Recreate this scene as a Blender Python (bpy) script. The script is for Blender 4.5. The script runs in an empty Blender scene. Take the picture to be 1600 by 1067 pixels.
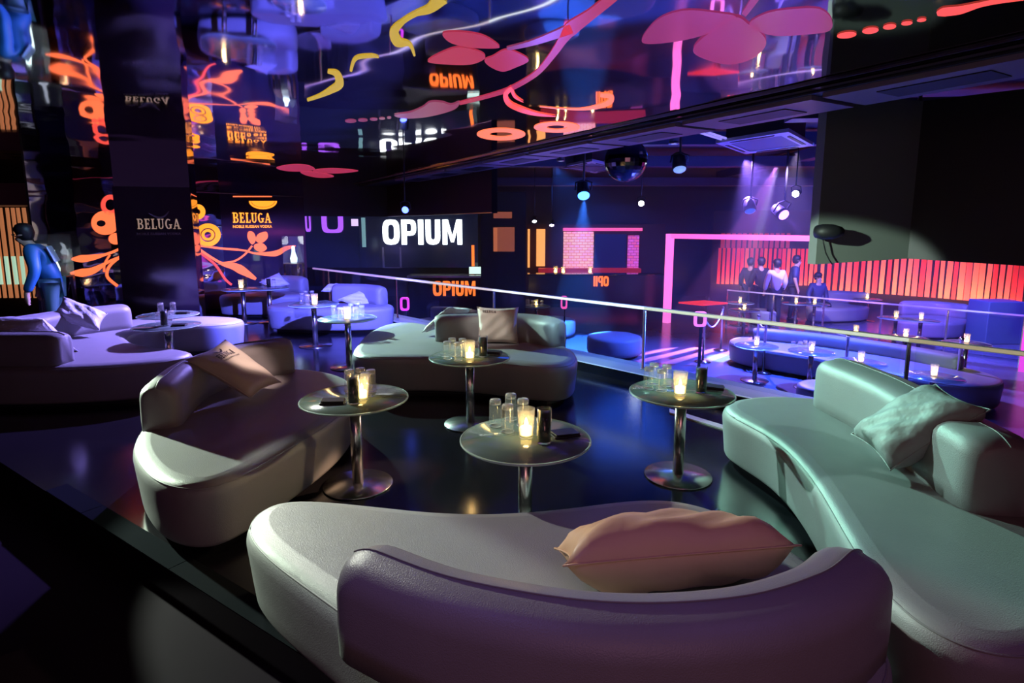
import bpy, bmesh, math, random
from mathutils import Vector, Matrix
random.seed(4)
SC = bpy.context.scene
COL = SC.collection
PI = math.pi
# ------------------------------------------------------------------ camera
F, CX, CY, PITCH, EYE = 904.0, 800.0, 485.0, math.radians(8.5), 1.75
cam_d = bpy.data.cameras.new('camera'); cam = bpy.data.objects.new('camera', cam_d); COL.objects.link(cam)
cam_d.sensor_width = 36; cam_d.lens = F / 1600 * 36; cam_d.clip_start = .05
cam_d.shift_y = (CY - 533.5) / 1600
cam.location = (0, 0, EYE); cam.rotation_euler = (PI / 2 - PITCH, 0, 0)
SC.camera = cam
# ------------------------------------------------------------------ world, exposure
w = bpy.data.worlds.new('world'); SC.world = w; w.use_nodes = True
w.node_tree.nodes['Background'].inputs[0].default_value = (.45, .22, .75, 1)
w.node_tree.nodes['Background'].inputs[1].default_value = .030
vs = SC.view_settings
vs.view_transform = 'Standard'; vs.look = 'None'; vs.exposure = 0.3; vs.gamma = 1; vs.use_curve_mapping = False
cy = SC.cycles
cy.max_bounces = 7; cy.diffuse_bounces = 2; cy.glossy_bounces = 4; cy.transparent_max_bounces = 16; cy.transmission_bounces = 4
cy.caustics_reflective = False; cy.caustics_refractive = False; cy.sample_clamp_indirect = 3.0
# ------------------------------------------------------------------ stage lights and added fills
def spot(name, loc, target, color, power, size, blend=.15, radius=.05):
    d = bpy.data.lights.new(name, 'SPOT'); d.color = color; d.energy = power
    d.spot_size = math.radians(size); d.spot_blend = blend; d.shadow_soft_size = radius
    o = bpy.data.objects.new(name, d); COL.objects.link(o); o.location = loc
    o.rotation_euler = (Vector(target) - Vector(loc)).to_track_quat('-Z', 'Y').to_euler()
    return o
def area(name, loc, target, color, power, size):
    d = bpy.data.lights.new(name, 'AREA'); d.color = color; d.energy = power; d.size = size
    o = bpy.data.objects.new(name, d); COL.objects.link(o); o.location = loc
    o.rotation_euler = (Vector(target) - Vector(loc)).to_track_quat('-Z', 'Y').to_euler()
    return o
spot('key_spot', (-3.5, 5.7, 2.58), (-.1, 2.15, .42), (.94, 1, .84), 720, 23, .25)
spot('key_spot_end', (-5.95, 5.75, 1.65), (-2.05, 3.12, .42), (.80, 1, .76), 3000, 11.5, .12)
spot('key_spot_green', (.35, 7.9, 2.5), (1.82, 3.72, .42), (.42, 1, .76), 1150, 20.5, .3)
spot('key_spot_back', (-4.3, 9.3, 2.45), (-.3, 5.9, .55), (.58, 1, .84), 2300, 34, .15)
spot('panel_spot', (-1.8, 1.7, 2.55), (3.3, 5.7, 1.22), (.74, 1, .80), 1900, 10.5, .35)
spot('warm_spot_pillow', (-1.2, 3.9, 2.55), (-2.15, 4.65, .6), (1, .70, .60), 230, 15, .5)
spot('pillow_spot_middle', (-2.6, 4.4, 2.55), (-.28, 6.4, .6), (1, .92, .82), 260, 9, .4)
spot('violet_spot_sofas', (-1.0, 5.2, 2.6), (-3.3, 9.5, .25), (.11, .12, 1), 6000, 44, .3)
spot('violet_spot_left', (-3.0, 8.9, 2.6), (-4.7, 6.0, .4), (.32, .25, 1), 2700, 75, .4)
spot('blue_spot_ledge', (-.6, 3.9, 2.6), (1.25, 6.2, 0), (.03, .25, 1), 160, 22, .6, .1)
spot('blue_flood', (2.6, 12.5, 3.1), (1.0, 5.0, 0), (.02, .12, 1), 110, 60, .6, 1.0)
spot('cyan_spot_ledge', (-.2, 4.4, 2.6), (.95, 6.95, .1), (.45, .90, 1), 420, 15, .5, .1)
spot('rail_spot_warm', (6.5, 8.5, 3.0), (3.2, 4.7, .8), (1, .80, .42), 1100, 40, .6, .1)
area('added_fill', (.6, -2.4, 2.2), (.2, 1.6, .3), (1, .42, .45), 19, 1.6)  # unseen fill added behind the camera to lift the foreground
spot('violet_fill', (-.7, 1.0, 2.6), (-.15, 1.55, .7), (.42, .28, 1), 22, 60, .7, .15)  # unseen violet fill added overhead to tint the backrest top
spot('violet_fill_right', (1.6, .9, 2.6), (.95, 1.7, .7), (.40, .20, 1), 11, 60, .7, .15)  # second unseen violet fill, added for the backrest's right end
spot('warm_spot_base', (1.6, 5.4, 1.7), (-1.02, 3.84, 0), (1, .62, .36), 700, 9, .4, .05)
spot('blue_spot_man', (-4.4, 6.9, 2.55), (-6.15, 7.75, 1.1), (.30, .62, 1), 90, 40, .5, .1)
# dance floor washes
spot('wash_floor_blue', (5.6, 9.8, 3.2), (3.4, 9.4, -.9), (.04, .10, 1), 5200, 95, .6)
spot('wash_floor_violet', (5.0, 12.8, 3.1), (6.2, 9.8, -.9), (.26, .14, 1), 4200, 75, .5)
spot('wash_far_blue', (8.5, 11.0, 3.1), (9.0, 13.5, -.9), (.12, .10, 1), 2600, 95, .6)
spot('wash_far_violet', (5.5, 11.5, 3.1), (6.9, 15.0, -.2), (.70, .52, 1), 1500, 40, .6)
spot('wash_back_blue', (1.0, 14.0, 3.1), (3.4, 20.5, .4), (.03, .16, 1), 1500, 40, .6)
spot('wash_ceiling_blue', (3.5, 9, -.6), (4.2, 10, 3.3), (.05, .08, 1), 900, 130, .6)
spot('wash_panel_violet', (.5, 9.8, -.5), (1.6, 6.6, 2.7), (.20, .12, 1), 260, 80, .6)
def gobo(o, scale, lo):                     # striped pattern wheel in the moving head
    d = o.data; d.use_nodes = True; nt = d.node_tree
    em = nt.nodes['Emission']
    tc = nt.nodes.new('ShaderNodeTexCoord'); mp = nt.nodes.new('ShaderNodeMapping'); wv = nt.nodes.new('ShaderNodeTexWave')
    rp = nt.nodes.new('ShaderNodeValToRGB')
    wv.inputs['Scale'].default_value = scale; wv.inputs['Distortion'].default_value = 1.5; wv.inputs['Detail'].default_value = 0
    rp.color_ramp.elements[0].position = .45; rp.color_ramp.elements[0].color = (lo, lo, lo, 1)
    rp.color_ramp.elements[1].position = .6
    nt.links.new(tc.outputs['Normal'], mp.inputs[0]); nt.links.new(mp.outputs[0], wv.inputs[0]); nt.links.new(wv.outputs['Fac'], rp.inputs[0])
    nt.links.new(rp.outputs[0], em.inputs['Strength'])
ge = spot('gobo_head', (6.0, 13.4, 3.1), (3.75, 11.3, -.9), (.75, .22, 1), 26000, 24, .25, .02); gobo(ge, 4.2, .02)
spot('gobo_head_white', (6.1, 13.6, 3.1), (4.2, 11.3, -.9), (.55, .95, 1), 8000, 8, .6, .05)
# ------------------------------------------------------------------ projection helpers (pixel of the photograph -> point of the place)
FW = Vector((0, math.cos(PITCH), -math.sin(PITCH))); UP = Vector((0, math.sin(PITCH), math.cos(PITCH))); RT = Vector((1, 0, 0))
EYEP = Vector((0, 0, EYE))
def ray(px, py): return FW + RT * ((px - CX) / F) + UP * ((CY - py) / F)
def at(px, py, h):
    r = ray(px, py); return EYEP + r * ((h - EYE) / r.z)
def atd(px, py, Y):
    r = ray(px, py); return EYEP + r * (Y / r.y)
def hit(px, py, P, N):
    r = ray(px, py); return EYEP + r * ((P - EYEP).dot(N) / r.dot(N))
# ------------------------------------------------------------------ materials
MATS = {}
def mat(name, col=(.5, .5, .5), rough=.5, metal=0, spec=.5, emit=None, strength=0, alpha=1, bump=None, coat=0, noise=None):
    if name in MATS: return MATS[name]
    m = bpy.data.materials.new(name); m.use_nodes = True; nt = m.node_tree; b = nt.nodes['Principled BSDF']
    b.inputs['Base Color'].default_value = (*col, 1); b.inputs['Roughness'].default_value = rough
    b.inputs['Metallic'].default_value = metal; b.inputs['Specular IOR Level'].default_value = spec
    b.inputs['Coat Weight'].default_value = coat
    if alpha < 1: b.inputs['Alpha'].default_value = alpha
    if emit: b.inputs['Emission Color'].default_value = (*emit, 1); b.inputs['Emission Strength'].default_value = strength
    tc = nt.nodes.new('ShaderNodeTexCoord')
    if noise:
        sc_, c2, = noise
        n = nt.nodes.new('ShaderNodeTexNoise'); n.inputs['Scale'].default_value = sc_; n.inputs['Detail'].default_value = 4
        mx = nt.nodes.new('ShaderNodeMix'); mx.data_type = 'RGBA'
        mx.inputs['A'].default_value = (*col, 1); mx.inputs['B'].default_value = (*c2, 1)
        nt.links.new(tc.outputs['Object'], n.inputs['Vector']); nt.links.new(n.outputs['Fac'], mx.inputs['Factor']); nt.links.new(mx.outputs['Result'], b.inputs['Base Color'])
    if bump:
        sc_, st, dist = bump[:3]
        mp = nt.nodes.new('ShaderNodeMapping')
        if len(bump) > 3: mp.inputs['Scale'].default_value = bump[3]
        n = nt.nodes.new('ShaderNodeTexNoise'); n.inputs['Scale'].default_value = sc_; n.inputs['Detail'].default_value = 2 if len(bump) < 5 else bump[4]
        bp = nt.nodes.new('ShaderNodeBump'); bp.inputs['Strength'].default_value = st; bp.inputs['Distance'].default_value = dist
        nt.links.new(tc.outputs['Object'], mp.inputs[0]); nt.links.new(mp.outputs[0], n.inputs['Vector'])
        nt.links.new(n.outputs['Fac'], bp.inputs['Height']); nt.links.new(bp.outputs[0], b.inputs['Normal'])
    MATS[name] = m; return m
def glass_mat(name, tint=(1, 1, 1), gloss=.06, rough=.02, edge=.9, body=0):
    m = bpy.data.materials.new(name); m.use_nodes = True; nt = m.node_tree; nt.nodes.clear()
    out = nt.nodes.new('ShaderNodeOutputMaterial'); tr = nt.nodes.new('ShaderNodeBsdfTransparent'); gl = nt.nodes.new('ShaderNodeBsdfGlossy')
    fc = nt.nodes.new('ShaderNodeLayerWeight'); fc.inputs['Blend'].default_value = .5
    lw = nt.nodes.new('ShaderNodeMath'); lw.operation = 'POWER'; lw.inputs[1].default_value = 4; nt.links.new(fc.outputs['Facing'], lw.inputs[0])
    ma = nt.nodes.new('ShaderNodeMath'); ma.operation = 'MULTIPLY_ADD'; ma.inputs[1].default_value = edge; ma.inputs[2].default_value = gloss; ma.use_clamp = True
    mx = nt.nodes.new('ShaderNodeMixShader'); tr.inputs[0].default_value = (*tint, 1); gl.inputs['Roughness'].default_value = rough
    nt.links.new(lw.outputs[0], ma.inputs[0]); nt.links.new(ma.outputs[0], mx.inputs[0]); nt.links.new(tr.outputs[0], mx.inputs[1]); nt.links.new(gl.outputs[0], mx.inputs[2]); 
    last = mx
    if body:                                                       # a little light caught inside the glass
        tl = nt.nodes.new('ShaderNodeBsdfTranslucent'); df = nt.nodes.new('ShaderNodeBsdfDiffuse'); ad = nt.nodes.new('ShaderNodeMixShader'); m2 = nt.nodes.new('ShaderNodeMixShader'); m2.inputs[0].default_value = body
        tl.inputs[0].default_value = df.inputs[0].default_value = (.9, .9, .9, 1)
        nt.links.new(tl.outputs[0], ad.inputs[1]); nt.links.new(df.outputs[0], ad.inputs[2]); nt.links.new(mx.outputs[0], m2.inputs[1]); nt.links.new(ad.outputs[0], m2.inputs[2]); last = m2
    nt.links.new(last.outputs[0], out.inputs[0])
    MATS[name] = m; return m
def emis(name, col, s):
    return mat(name, tuple(c * .6 for c in col), .4, emit=col, strength=s)
FABRIC = mat('sofa_fabric', (.30, .285, .30), .42, spec=.45, bump=(240, .35, .004), noise=(6, (.25, .24, .255)))
PIPING = mat('sofa_piping', (.24, .23, .24), .5)
PLINTH = mat('sofa_plinth', (.01, .01, .012), .35)
PILLOW = mat('pillow_satin', (.62, .56, .50), .55, spec=.5, bump=(9, .35, .02, (1, 1, 1), 3))
PILLOW_G = mat('pillow_grey', (.29, .30, .31), .55, spec=.4, bump=(7, .7, .03, (1, 1, 1), 3))
PILLOW_B = mat('pillow_pale', (.66, .66, .72), .5, spec=.4, bump=(12, .8, .03, (1, 1, 1), 3))
PRINT = mat('print_black', (.015, .012, .012), .5)
FLOOR = mat('floor_black', (.008, .008, .011), .16, spec=.6, bump=(3, .05, .01), noise=(2, (.014, .012, .016)))
FLOORLO = mat('floor_aisle', (.016, .007, .016), .8, spec=.04, noise=(3, (.011, .005, .012)))
DANCE = mat('dance_floor', (.20, .20, .24), .2, spec=.6, noise=(1.5, (.13, .13, .17)))
BLACK = mat('black_matte', (.008, .008, .011), .55)
BLACKG = mat('black_gloss', (.006, .006, .009), .08, spec=.6)
NOSING = mat('step_nosing', (.016, .018, .022), 1, spec=0)
MIRROR = mat('mirror_film', (.86, .80, .88), .035, metal=1, bump=(.55, .30, .07, (1, 1, 1)))
MIRRORB = mat('mirror_black', (.10, .10, .13), .05, metal=1)
MIRRORW = mat('mirror_wall', (.50, .46, .52), .04, metal=1, bump=(.7, .22, .10, (1, 1, 2.5)))
DARKWALL = mat('dark_gloss_wall', (.03, .018, .035), .10, spec=.8)
STEEL = mat('brushed_steel', (.62, .60, .58), .24, metal=1, bump=(60, .05, .002, (1, 1, .02)))
CHROME = mat('chrome', (.78, .78, .80), .12, metal=1)
RAILM = mat('handrail_steel', (.80, .80, .78), .42, metal=.35)
FROST = mat('frosted_glass_top', (.15, .21, .185), .14, spec=.6, alpha=.82)
FROSTE = mat('glass_top_edge', (.45, .62, .55), .2, spec=.7, alpha=.85)
GLASS = glass_mat('clear_glass', (.985, .99, .99), .05, .05, .95, .07)
GLASSD = glass_mat('dark_tumbler_glass', (.98, .98, .98), .05, .04, .95)
GLASSR = glass_mat('rail_glass', (.90, .94, .95), .015, .01, .55)
WAX = mat('candle_wax', (.9, .7, .35), .5, emit=(1, .62, .16), strength=7)
FLAME = emis('candle_flame', (1, .70, .26), 60)
NAPKIN = mat('black_leather', (.012, .011, .011), .4)
GOLD = mat('brass_rim', (.6, .42, .12), .3, metal=1)
GO = emis('graphic_orange', (1, .17, .055), 1.1)
GR = emis('graphic_red', (1, .09, .06), .85)
GY = emis('graphic_amber', (1, .30, .02), 1.3)
GP = mat('graphic_pink', (.75, .12, .22), .22, spec=.6, emit=(1, .07, .16), strength=.30)
GF = mat('graphic_plum', (.50, .12, .30), .18, spec=.7, emit=(.75, .07, .30), strength=.26)
GPU = mat('graphic_mauve', (.50, .20, .30), .25, spec=.6, emit=(.75, .12, .28), strength=.22)
REFY = emis('reflection_yellow', (.75, .50, .02), .55)
WHITEL = emis('sign_white', (.92, 1, .98), 3.0)
ORANGEL = emis('sign_orange', (1, .17, .025), 1.3)
AMBERL = emis('sign_amber', (1, .55, .02), 1.0)
PURPLEL = emis('led_purple', (.36, .09, .85), 1.1)
MAGENL = emis('reflection_magenta', (.85, .06, .75), 1.0)
PINKL = emis('reflection_pink', (1, .10, .42), .9)
CREAM = mat('letter_cream', (.62, .45, .30), .5, emit=(.55, .38, .24), strength=.35)
SKIN = mat('skin', (.55, .34, .26), .5)
HAIR = mat('hair_black', (.012, .010, .010), .5)

# ------------------------------------------------------------------ object helpers
def tag(o, label=None, cat=None, group=None, kind=None):
    if label: o['label'] = label
    if cat: o['category'] = cat
    if group: o['group'] = group
    if kind: o['kind'] = kind
    return o
def link(name, me, m=None, parent=None, smooth=True):
    o = bpy.data.objects.new(name, me); COL.objects.link(o)
    if m is not None:
        me.materials.clear(); me.materials.append(m)
    if parent is not None: o.parent = parent
    if smooth:
        for p in me.polygons: p.use_smooth = True
    return o
def mesh(name, verts, faces, m=None, parent=None, smooth=False):
    me = bpy.data.meshes.new(name); me.from_pydata([tuple(v) for v in verts], [], faces); me.update()
    bm = bmesh.new(); bm.from_mesh(me); bmesh.ops.recalc_face_normals(bm, faces=bm.faces); bm.to_mesh(me); bm.free()
    return link(name, me, m, parent, smooth)
def empty(name, loc=(0, 0, 0), rz=0, parent=None):
    o = bpy.data.objects.new(name, None); COL.objects.link(o); o.location = loc; o.rotation_euler = (0, 0, rz)
    o.empty_display_size = .05
    if parent is not None: o.parent = parent
    return o
def copy_tree(o, parent=None):
    c = o.copy(); COL.objects.link(c); c.parent = parent
    for ch in list(o.children): copy_tree(ch, c)
    return c
def box_vf(x0, x1, y0, y1, z0, z1):
    v = [(x, y, z) for z in (z0, z1) for y in (y0, y1) for x in (x0, x1)]
    f = [(0, 2, 3, 1), (4, 5, 7, 6), (0, 1, 5, 4), (2, 6, 7, 3), (0, 4, 6, 2), (1, 3, 7, 5)]
    return v, f
def box(name, x0, x1, y0, y1, z0, z1, m, parent=None, bevel=0):
    v, f = box_vf(x0, x1, y0, y1, z0, z1); o = mesh(name, v, f, m, parent)
    if bevel:
        md = o.modifiers.new('bevel', 'BEVEL'); md.width = bevel; md.segments = 3
    return o
def prism(name, pts, z0, z1, m, parent=None):                    # vertical prism on a polygon of (x, y)
    n = len(pts); v = [(p[0], p[1], z0) for p in pts] + [(p[0], p[1], z1) for p in pts]
    f = [tuple(range(n - 1, -1, -1)), tuple(range(n, 2 * n))] + [(i, (i + 1) % n, n + (i + 1) % n, n + i) for i in range(n)]
    return mesh(name, v, f, m, parent)
def wallbox(name, A, B, z0, z1, t, m, parent=None):               # upright slab from A to B (xy), thickness t to the left of A->B
    A = Vector(A[:2]); B = Vector(B[:2]); d = (B - A).normalized(); n = Vector((-d.y, d.x)) * t
    return prism(name, [A, B, B + n, A + n], z0, z1, m, parent)
def lathe_vf(prof, n=24, ring=False):
    v = []; f = []
    if ring: prof = list(prof) + [prof[0]]
    for r, z in prof:
        for k in range(n): v.append((r * math.cos(2 * PI * k / n), r * math.sin(2 * PI * k / n), z))
    for i in range(len(prof) - 1):
        for k in range(n):
            a = i * n + k; b = i * n + (k + 1) % n; f.append((a, b, b + n, a + n))
    if not ring: f.append(tuple(range(n - 1, -1, -1))); f.append(tuple(range((len(prof) - 1) * n, len(prof) * n)))
    return v, f
def lathe(name, prof, m, parent=None, n=24, smooth=True, ring=False):
    v, f = lathe_vf(prof, n, ring); o = mesh(name, v, f, m, parent, smooth)
    if smooth:
        for p in o.data.polygons:
            if len(p.vertices) > 4: p.use_smooth = False
    return o
def tube(name, pts, r, m, parent=None, n=8, cap=True):
    pts = [Vector(p) for p in pts]; v = []; f = []
    for i, p in enumerate(pts):
        t = (pts[min(i + 1, len(pts) - 1)] - pts[max(i - 1, 0)]).normalized()
        u = t.cross(Vector((0, 0, 1)))
        if u.length < .05: u = t.cross(Vector((0, 1, 0)))
        u.normalize(); w_ = t.cross(u)
        rr = r[i] if isinstance(r, (list, tuple)) else r
        for k in range(n):
            a = 2 * PI * k / n; v.append(p + u * math.cos(a) * rr + w_ * math.sin(a) * rr)
    for i in range(len(pts) - 1):
        for k in range(n):
            a = i * n + k; b = i * n + (k + 1) % n; f.append((a, b, b + n, a + n))
    f.append(tuple(range(n))); f.append(tuple(range(len(v) - n, len(v))))
    return mesh(name, v, f, m, parent, True)
def spline(P, n=8, closed=True):                                  # Catmull-Rom through P
    P = [Vector(p) for p in P]; N = len(P); out = []
    rng = range(N) if closed else range(N - 1)
    for i in rng:
        g = (lambda k: P[k % N]) if closed else (lambda k: P[min(max(k, 0), N - 1)])
        p0, p1, p2, p3 = g(i - 1), g(i), g(i + 1), g(i + 2)
        for s in range(n):
            t = s / n
            out.append(.5 * ((2 * p1) + (p2 - p0) * t + (2 * p0 - 5 * p1 + 4 * p2 - p3) * t * t + (3 * p1 - p0 - 3 * p2 + p3) * t ** 3))
    if not closed: out.append(P[-1])
    return out
def area2(P): return sum(P[i].x * P[(i + 1) % len(P)].y - P[(i + 1) % len(P)].x * P[i].y for i in range(len(P)))
def offset(P, d):                                                 # inward offset of a counter-clockwise loop
    N = len(P); out = []
    for i in range(N):
        t = (P[(i + 1) % N] - P[i - 1]); t = Vector((t.x, t.y)).normalized()
        out.append(Vector((P[i].x - t.y * d, P[i].y + t.x * d)))
    return out
def slab(name, loop, z0, z1, r, m, parent=None, taper=.03, crown=.015, rb=.03, cz=None, inset=.02, smooth=26):
    """upholstered block on a closed loop: leaning sides, round top edge, crowned top; cz(x,y) adds to the top height"""
    P = [Vector((p[0], p[1])) for p in loop]
    if area2(P) < 0: P.reverse()
    for _ in range(smooth):
        P = [(P[i_ - 1] + P[i_] * 2 + P[(i_ + 1) % len(P)]) / 4 for i_ in range(len(P))]
    layers = []
    layers.append((taper + rb, z0)); layers.append((taper + rb * .3, z0 + rb * .3)); layers.append((taper, z0 + rb))
    for k in range(1, 4): layers.append((taper * (1 - k / 4), z0 + rb + (z1 - r - z0 - rb) * k / 4))
    for k in range(0, 7):
        a = k / 6 * PI / 2; layers.append((r * (1 - math.cos(a)), z1 - r + r * math.sin(a)))
    layers.append((r + inset * .55, z1 + crown * .7)); layers.append((r + inset, z1 + crown))
    v = []; N = len(P)
    for d, z in layers:
        for q in offset(P, d):
            f_ = max(0, (z - z0) / (z1 - z0)) if cz else 0
            v.append((q.x, q.y, z + (cz(q.x, q.y) * f_ if cz else 0)))
    f = []
    for i in range(len(layers) - 1):
        for k in range(N):
            a = i * N + k; b = i * N + (k + 1) % N; f.append((a, b, b + N, a + N))
    f.append(tuple(range(N - 1, -1, -1))); f.append(tuple(range((len(layers) - 1) * N, len(layers) * N)))
    o = mesh(name, v, f, m, parent, True)
    for p_ in o.data.polygons:
        if len(p_.vertices) > 4: p_.use_smooth = False
    return o, P
def band_loop(path, wd, n=8, endround=5):                         # closed loop around an open path, round ends
    C = spline([Vector((p[0], p[1])) for p in path], n, False); L = []; R = []
    for i, p in enumerate(C):
        t = (C[min(i + 1, len(C) - 1)] - C[max(i - 1, 0)]).normalized(); nn = Vector((-t.y, t.x))
        L.append(p + nn * wd / 2); R.append(p - nn * wd / 2)
    def cap(p, t, sgn):
        nn = Vector((-t.y, t.x)); out = []
        for k in range(1, endround):
            a = PI * k / endround; out.append(p + nn * sgn * math.cos(a) * wd / 2 + t * math.sin(a) ** .6 * wd * .28)
        return out
    t1 = (C[-1] - C[-2]).normalized(); t0 = (C[0] - C[1]).normalized()
    return R + list(reversed(cap(C[-1], t1, 1))) + list(reversed(L)) + list(reversed(cap(C[0], t0, 1)))
def bolster(name, path, wd, z0, z1, r, m, parent, c):
    """upholstered back swept along a path: rounded-rectangle section, rounded ends that drop slightly"""
    C = spline([Vector((p[0] - c.x, p[1] - c.y)) for p in path], 8, False); secs = []
    t0 = (C[0] - C[1]).normalized(); t1 = (C[-1] - C[-2]).normalized(); e = wd * .42
    K = 5
    for k in range(K, 0, -1): a = k / K * PI / 2; secs.append((C[0] + t0 * e * math.sin(a), -t0, .45 + .55 * math.cos(a) ** .7, 1 - .10 * math.sin(a) ** 2))
    for i_, p in enumerate(C): secs.append((p, (C[min(i_ + 1, len(C) - 1)] - C[max(i_ - 1, 0)]).normalized(), 1, 1))
    for k in range(1, K + 1): a = k / K * PI / 2; secs.append((C[-1] + t1 * e * math.sin(a), t1, .45 + .55 * math.cos(a) ** .7, 1 - .10 * math.sin(a) ** 2))
    prof = [(-.5, 0), (-.515, .3)]
    H = z1 - z0
    for k in range(0, 6): a = PI - k / 5 * PI / 2; prof.append((-.5 + r / wd + r / wd * math.cos(a), 1 - r / H + r / H * math.sin(a)))
    prof.append((0, 1.03))
    for k in range(0, 6): a = PI / 2 - k / 5 * PI / 2; prof.append((.5 - r / wd + r / wd * math.cos(a), 1 - r / H + r / H * math.sin(a)))
    prof += [(.515, .3), (.5, 0)]
    v = []; n = len(prof); f = []
    for p, t, sw, sh in secs:
        nn = Vector((-t.y, t.x))
        for x, z in prof: q = p + nn * x * wd * sw; v.append((q.x, q.y, z0 + z * H * sh))
    for i_ in range(len(secs) - 1):
        for k in range(n):
            a = i_ * n + k; b = i_ * n + (k + 1) % n; f.append((a, b, b + n, a + n))
    f.append(tuple(range(n))); f.append(tuple(range(len(v) - n, len(v))))
    o = mesh(name, v, f, m, parent, True)
    sm = [v[i_ * n + 8] for i_ in range(len(secs))]
    tube('seam', [Vector(q) + Vector((0, 0, .001)) for q in sm], .003, PIPING, o, 5)
    return o
def sofa(label, outline, backs, h=.42, z=0, group=None, back_h=.72, bw=.24, plinth=.05, name='serpentine_sofa', detail=8):
    c = sum((Vector((p[0], p[1])) for p in outline), Vector((0, 0))) / len(outline)
    root = empty(name, (c.x, c.y, z)); tag(root, label, 'sofa', group)
    loop = [Vector((p[0] - c.x, p[1] - c.y)) for p in spline([Vector((q[0], q[1])) for q in outline], detail)]
    o, P = slab('seat', loop, plinth, h, .08, FABRIC, root, taper=.025, crown=.004)
    rim = [(q.x, q.y, h - .028) for q in offset(P, .020)]
    tube('piping', rim + [rim[0]], .0045, PIPING, o, 5)
    prism('plinth', offset(P, .14), 0, plinth + .01, PLINTH, root)
    for path in backs:
        bolster('backrest', path, bw, h - .03, back_h, .092, FABRIC, root, c)
    return root
def pillow(label, corners, t, m, group=None, n=18, puff=.5, seed=1, name='throw_pillow'):
    """four corner points (in order round the pillow), thickness t; origin at the lowest corner"""
    A, B, C, D = [Vector(c) for c in corners]
    nrm = (C - A).cross(D - B).normalized()
    rnd = random.Random(seed); ph = [rnd.uniform(0, 6) for _ in range(6)]
    base = min(corners, key=lambda q: q[2]); O = Vector((sum(c[0] for c in corners) / 4, sum(c[1] for c in corners) / 4, min(c[2] for c in corners)))
    def P(u, v, s):
        # pinched outline: edges pull in between the corners
        uu = u + (.5 - u) * .10 * (1 - abs(2 * v - 1) ** 2) * abs(2 * u - 1)
        vv = v + (.5 - v) * .10 * (1 - abs(2 * u - 1) ** 2) * abs(2 * v - 1)
        q = (A * (1 - uu) + B * uu) * (1 - vv) + (D * (1 - uu) + C * uu) * vv
        e = max(0, (1 - (2 * u - 1) ** 4) * (1 - (2 * v - 1) ** 4)) ** puff
        wr = .10 * math.sin(9 * u + 3 * v + ph[0]) * math.sin(7 * v + ph[1]) + .07 * math.sin(17 * (u - v) + ph[2])
        return q + nrm * s * t * .5 * e * (1 + wr) - O
    root = empty(name, O); tag(root, label, 'pillow', group)
    v = []; f = []; idx = {}
    for s in (1, -1):
        for i in range(n + 1):
            for j in range(n + 1):
                edge = i in (0, n) or j in (0, n)
                if edge and s == -1: idx[(s, i, j)] = idx[(1, i, j)]; continue
                idx[(s, i, j)] = len(v); v.append(P(i / n, j / n, s))
        for i in range(n):
            for j in range(n):
                f.append((idx[(s, i, j)], idx[(s, i + 1, j)], idx[(s, i + 1, j + 1)], idx[(s, i, j + 1)]))
    body = mesh('cover', v, f, m, root, True)
    sm = []
    for u, vv in [(k / 12, 0) for k in range(12)] + [(1, k / 12) for k in range(12)] + [(1 - k / 12, 1) for k in range(12)] + [(0, 1 - k / 12) for k in range(13)]: sm.append(P(u, vv, 1))
    tube('seam', sm, .004, m, root, 5)
    return root, P, O, nrm
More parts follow.
